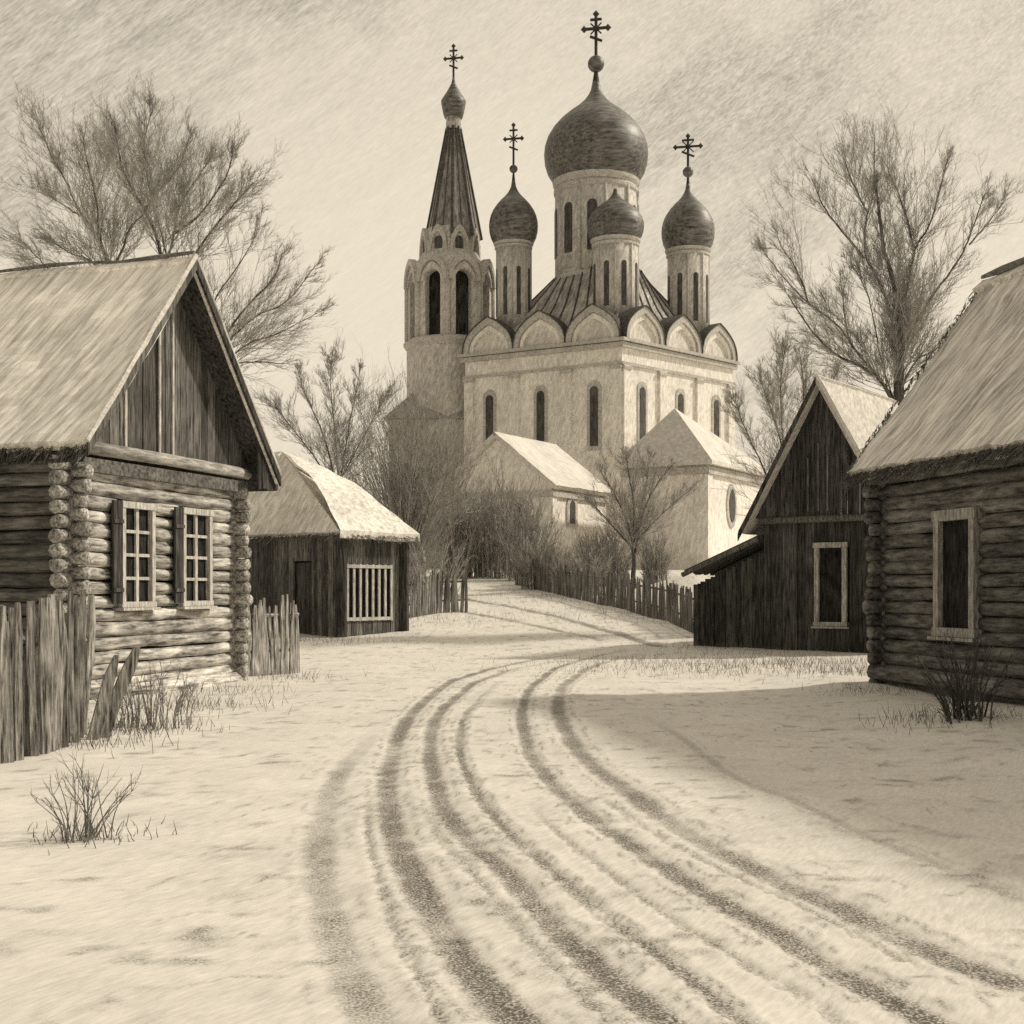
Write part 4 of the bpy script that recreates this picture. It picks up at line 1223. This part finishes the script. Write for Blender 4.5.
bare_tree('bare_tree', 'tall many-limbed bare tree behind the houses on the right', 898, 41.0, [
    (z4([(598, 960), (600, 860), (605, 740), (610, 640), (580, 530), (550, 440), (535, 310), (525, 220)]), 9),
    (z4([(600, 900), (596, 800), (590, 750), (575, 640), (525, 520), (485, 460), (490, 330), (520, 250), (520, 60)]), 4.2),
    (z4([(485, 465), (400, 360), (350, 300), (310, 200)]), 2.8),
    (z4([(495, 310), (450, 220), (415, 125)]), 2.2),
    (z4([(602, 860), (610, 760), (615, 650), (645, 500), (655, 430), (710, 350), (745, 220), (765, 130)]), 4.2),
    (z4([(650, 430), (630, 320), (600, 250), (555, 140)]), 2.4),
    (z4([(602, 860), (615, 800), (625, 745), (700, 610), (800, 480), (840, 400), (890, 250)]), 3.8),
    (z4([(610, 900), (660, 800), (715, 785), (800, 700)]), 3),
    (z4([(590, 960), (540, 870), (460, 820), (380, 790), (300, 700), (230, 590)]), 4.2),
    (z4([(594, 960), (560, 900), (530, 860), (450, 770), (400, 690), (300, 620), (230, 550), (150, 450)]), 3.6),
    (z4([(300, 620), (260, 500), (200, 420)]), 2),
    (z4([(450, 770), (430, 740), (415, 620), (405, 530)]), 2.4),
    (z4([(596, 960), (560, 880), (520, 700), (500, 580), (440, 480)]), 2.2),
    (z4([(840, 420), (900, 350), (960, 270)]), 2),
], (11,), None, lens=2.4, dens=19, nb=6, cen_px=(890, 400), trunk_top=(899, 360))
bare_tree('bare_tree', 'pale round-topped bare tree rising above the barn roof', 335, 58, [
    ([(338, 500), (332, 465), (322, 430), (305, 395), (298, 372)], 2.4), ([(338, 500), (345, 450), (352, 410), (360, 372)], 2.2),
    ([(336, 490), (310, 450), (285, 420), (275, 405)], 1.8), ([(340, 480), (362, 440), (378, 410), (386, 395)], 1.8), ([(338, 480), (335, 430), (330, 385), (332, 360)], 1.8)],
    (4,), None, lens=2.2, dens=17, nb=6, cen_px=(338, 500), trunk_top=(338, 500))
bare_tree('bare_tree', 'bushy bare tree filling the gap right of the hipped chapel', 790, 66, [
    ([(792, 560), (788, 470), (775, 420), (760, 380)], 3), ([(792, 560), (800, 460), (805, 400), (800, 355)], 3),
    ([(790, 540), (765, 470), (745, 430), (735, 400)], 2.4), ([(795, 540), (815, 460), (828, 410), (835, 375)], 2.4), ([(792, 540), (782, 440), (780, 380), (785, 350)], 2.4)],
    (5,), None, lens=2.8, dens=17, nb=6, cen_px=(790, 520), trunk_top=(792, 540))
bare_tree('young_tree', 'dark young bare tree standing between the two chapels', 635, 58, [
    ([(634, 560), (630, 530), (618, 500), (600, 470)], 3.0), ([(634, 560), (640, 520), (652, 490), (672, 465)], 2.8), ([(634, 545), (634, 505), (628, 470), (626, 455)], 2.4),
    ([(634, 545), (655, 520), (678, 500), (690, 490)], 2.0), ([(634, 550), (612, 525), (598, 510), (588, 500)], 2.0), ([(634, 540), (645, 490), (650, 460)], 1.8)],
    (4.5,), None, lens=1.9, dens=24, nb=5, cen_px=(634, 570), trunk_top=(634, 552))

# ------------------------------------------------------------------ SHRUBS
def shrub(name, label, px, Y, hpx, wpx, stems, mat='shrub', group=None, cat='shrub', lvl=1, nb=5, wst=1.0, base=.25, lean=0):
    s = Y / F; g = GR(px, Y); mb = MB(); st = MB()
    cen = g - V((0, 0, hpx * s * .25))
    for k in range(stems):
        a = rT.uniform(-1, 1); hh = hpx * s * rT.uniform(.62, 1.0) * (1 - .25 * a * a)
        foot = g + V((a * wpx * s * .5 * base + rT.uniform(-.1, .1), rT.uniform(-1, 1) * wpx * s * .25, 0)); foot.z = H(foot.x, foot.y) - .05
        tip = g + V((a * wpx * s * .5 + lean * hh, rT.uniform(-1, 1) * wpx * s * .35, hh))
        mid = foot.lerp(tip, .5) + V((-a * wpx * s * .08, 0, hh * .04)) + rv(.03 * hh)
        pts = [V(x) for x in smooth_line(np.array([tuple(foot), tuple(mid), tuple(tip)]), 2)]
        w = wst * s * .5
        st.tube(pts, [w * (1.3 - 1.0 * i / (len(pts) - 1)) for i in range(len(pts))], 4, False)
        for q in range(nb):
            i = rT.randrange(1, len(pts) - 1); d = ((pts[i + 1] - pts[i]).normalized() * .9 + rv(.55)).normalized()
            twig(st, pts[i], d, hh * rT.uniform(.18, .42), w * .6, lvl, cen, .08, 3)
    o = st.build(name, mat, None, loc=g); tag(o, label, cat, group); return o

shrub('willow_bush', 'huge dark willow bush fanning up beside the barn and fence', 405, 57, 165, 125, 150, lvl=2, nb=7, wst=1.1, base=.12)
shrub('willow_bush', 'dense dark willow bush in front of the gabled chapel wall', 456, 66, 96, 74, 60, lvl=2, nb=6, wst=1.3, base=.3)
for i, (px, Y, hp, wp, lab) in enumerate((
        (497, 66, 95, 70, 'low dark shrub under the left window of the gabled chapel'),
        (482, 67, 60, 70, 'dense low scrub closing the gap beside the willow bushes'),
        (528, 64, 72, 60, 'low shrub below the dark gable wall of the chapel'),
        (552, 62, 34, 50, 'thin shrub in front of the chapel corner by the long fence'),
        (598, 61, 50, 46, 'shrub left of the young tree behind the long fence'),
        (655, 60, 46, 36, 'shrub right of the young tree in front of the hipped chapel'),
        (612, 60, 56, 50, 'low tangled shrub at the foot of the young tree'),
        (540, 58.5, 45, 60, 'bramble against the far left part of the long fence'),
        (580, 55, 42, 60, 'bramble over the middle of the long fence'))):
    shrub('hedge_shrub', lab, px, Y, hp, wp, 64, lvl=1, nb=7, wst=1.0, base=.6, group='shrubs below the chapels')
shrub('dry_bush', 'twiggy bare bush against the wall of the right log house', 968, 15.0, 75, 100, 30, 'bark', lvl=1, nb=5, wst=2.0, base=.35)
shrub('dry_bush', 'small dry bush alone in the left foreground snow', 88, 8.35, 78, 90, 22, 'grass', lvl=1, nb=5, wst=1.4, base=.25)
shrub('dry_bush', 'low dry grassy bush at the foot of the leaning stakes', 150, 15.2, 55, 110, 40, 'grass', lvl=1, nb=4, wst=1.2, base=.8)
shrub('dry_bush', 'dark bushy tangle at the barn end behind the broken fence', 432, 52, 60, 70, 40, lvl=1, nb=6, wst=1.2, base=.6)
# short dry grass, nobody could count it
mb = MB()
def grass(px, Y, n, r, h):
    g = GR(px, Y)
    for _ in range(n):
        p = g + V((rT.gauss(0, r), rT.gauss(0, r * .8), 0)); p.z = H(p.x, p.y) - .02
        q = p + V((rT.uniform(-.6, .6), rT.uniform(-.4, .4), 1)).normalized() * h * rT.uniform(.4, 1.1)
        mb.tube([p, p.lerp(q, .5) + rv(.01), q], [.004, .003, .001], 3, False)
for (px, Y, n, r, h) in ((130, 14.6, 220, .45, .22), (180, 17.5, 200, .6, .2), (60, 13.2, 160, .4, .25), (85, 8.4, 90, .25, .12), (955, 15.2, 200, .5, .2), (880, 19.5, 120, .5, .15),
                         (210, 20.5, 160, .7, .18), (270, 23.5, 160, .6, .2), (760, 31, 220, 1.3, .22), (800, 27, 700, 1.7, .2), (700, 26, 500, 1.5, .16), (860, 23.5, 500, 1.0, .2), (640, 29, 300, 1.2, .15), (700, 34, 120, .8, .22), (330, 36, 200, 1.2, .25), (430, 44, 200, 1.6, .3), (560, 53, 300, 2.6, .4), (640, 45, 260, 2.2, .35)):  # denser blades on the right added to darken a lit strip in place of shade
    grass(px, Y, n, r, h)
o = mb.build('dry_grass', 'grass', None); tag(o, 'short dry grass blades poking through the snow, thickened at right in place of shade', 'grass', None, 'stuff')

# ------------------------------------------------------------------ WORLD, SUN, CAMERA
EL = math.radians(39); AZ = math.radians(74)       # azimuth clockwise from the view direction (+Y)
sd = V((math.sin(AZ) * math.cos(EL), math.cos(AZ) * math.cos(EL), math.sin(EL)))
w = bpy.data.worlds.new('World'); bpy.context.scene.world = w; w.use_nodes = True
nt = w.node_tree; N = nt.nodes; L = nt.links
bg = N['Background']; bg.inputs['Strength'].default_value = .1
sky = N.new('ShaderNodeTexSky'); sky.sky_type = 'NISHITA'; sky.sun_disc = False
sky.sun_elevation = EL; sky.sun_rotation = AZ; sky.dust_density = 4; sky.air_density = 1.2
bw = N.new('ShaderNodeRGBToBW'); L.new(sky.outputs[0], bw.inputs[0])
tc = N.new('ShaderNodeTexCoord')
def wn(rot, sc, scale, det, lo, hi, a, b, off=(0, 0, 0)):
    m1 = N.new('ShaderNodeMapping'); m1.inputs['Rotation'].default_value = rot; L.new(tc.outputs['Generated'], m1.inputs['Vector'])
    mp = N.new('ShaderNodeMapping'); mp.inputs['Scale'].default_value = sc; mp.inputs['Location'].default_value = off
    L.new(m1.outputs[0], mp.inputs['Vector'])
    n = N.new('ShaderNodeTexNoise'); n.inputs['Scale'].default_value = scale; n.inputs['Detail'].default_value = det; n.inputs['Roughness'].default_value = .62
    L.new(mp.outputs[0], n.inputs['Vector'])
    r = N.new('ShaderNodeMapRange'); r.inputs['From Min'].default_value = lo; r.inputs['From Max'].default_value = hi
    r.inputs['To Min'].default_value = a; r.inputs['To Max'].default_value = b; L.new(n.outputs[0], r.inputs[0]); return r.outputs[0]
def mth(op, a, b):
    m = N.new('ShaderNodeMath'); m.operation = op
    for i, x in enumerate((a, b)):
        if isinstance(x, (int, float)): m.inputs[i].default_value = x
        else: L.new(x, m.inputs[i])
    return m.outputs[0]
def mrange(x, lo, hi, a, b):
    r = N.new('ShaderNodeMapRange'); r.interpolation_type = 'SMOOTHSTEP'
    r.inputs['From Min'].default_value = lo; r.inputs['From Max'].default_value = hi
    r.inputs['To Min'].default_value = a; r.inputs['To Max'].default_value = b; L.new(x, r.inputs[0]); return r.outputs[0]
# thin streaked high cloud: large patches decide where the streaks are dense
TILT = math.radians(34)
patch = wn((0, TILT, 0), (1.0, 1, 1.7), 3.4, 4, .455, .58, 0, 1, (3.3, 0, 1.1))
streak = wn((0, TILT, 0), (1.0, 6, 9.0), 22, 5, .3, .7, -1, 1)
fine = wn((0, TILT * 1.1, 0), (1.0, 4, 6.0), 130, 3, .3, .7, -1, 1)
sep = N.new('ShaderNodeSeparateXYZ'); L.new(tc.outputs['Generated'], sep.inputs[0])
ax = mth('ABSOLUTE', sep.outputs['X'], 0)
high = mrange(mth('ADD', sep.outputs['Z'], mth('MULTIPLY', ax, .35)), .26, .52, 0, 1)          # more cloud higher up
pt = N.new('ShaderNodeMath'); pt.operation = 'ADD'; pt.use_clamp = True
L.new(mth('MULTIPLY', patch, .7), pt.inputs[0]); L.new(mth('MULTIPLY', high, .6), pt.inputs[1]); patch = pt.outputs[0]
amt = mth('ADD', mth('MULTIPLY', streak, .13), mth('MULTIPLY', fine, .19))
amt = mth('MULTIPLY', amt, mth('ADD', mth('MULTIPLY', patch, .8), .2))
lum = mth('SUBTRACT', mth('ADD', 1.16, amt), mth('MULTIPLY', patch, .33))
# unseen sky brightened overhead and dimmed behind the viewer to shape the fill
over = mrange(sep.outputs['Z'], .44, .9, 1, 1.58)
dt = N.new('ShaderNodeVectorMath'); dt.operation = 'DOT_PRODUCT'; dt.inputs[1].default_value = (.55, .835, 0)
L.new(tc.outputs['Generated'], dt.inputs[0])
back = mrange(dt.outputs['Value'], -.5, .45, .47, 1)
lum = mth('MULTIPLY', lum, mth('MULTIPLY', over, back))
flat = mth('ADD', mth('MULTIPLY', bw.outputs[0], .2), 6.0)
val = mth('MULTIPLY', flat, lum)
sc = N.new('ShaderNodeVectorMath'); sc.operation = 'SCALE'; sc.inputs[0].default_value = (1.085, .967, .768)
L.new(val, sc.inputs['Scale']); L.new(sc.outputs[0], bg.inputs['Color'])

sun = bpy.data.lights.new('sun', 'SUN'); sun.energy = 2.9; sun.angle = math.radians(3); sun.color = (1, .91, .765)
so = bpy.data.objects.new('sun', sun); C.objects.link(so); so.rotation_euler = (-sd).to_track_quat('-Z', 'Y').to_euler()

cam = bpy.data.cameras.new('camera'); co = bpy.data.objects.new('camera', cam); C.objects.link(co)
co.location = (0, 0, EYE); co.rotation_euler = (math.pi / 2, 0, 0)
cam.sensor_width = 36; cam.lens = 36 * F / 1024; cam.shift_y = (HOR - 512) / 1024; cam.clip_end = 9000
sc_ = bpy.context.scene; sc_.camera = co
sc_.render.engine = 'CYCLES'
sc_.view_settings.view_transform = 'Standard'; sc_.view_settings.look = 'None'; sc_.view_settings.exposure = 0; sc_.view_settings.gamma = 1
sc_.cycles.use_denoising = False
sc_.render.resolution_x = sc_.render.resolution_y = 1024
for o in list(bpy.data.objects):
    if 'org' in o: del o['org']
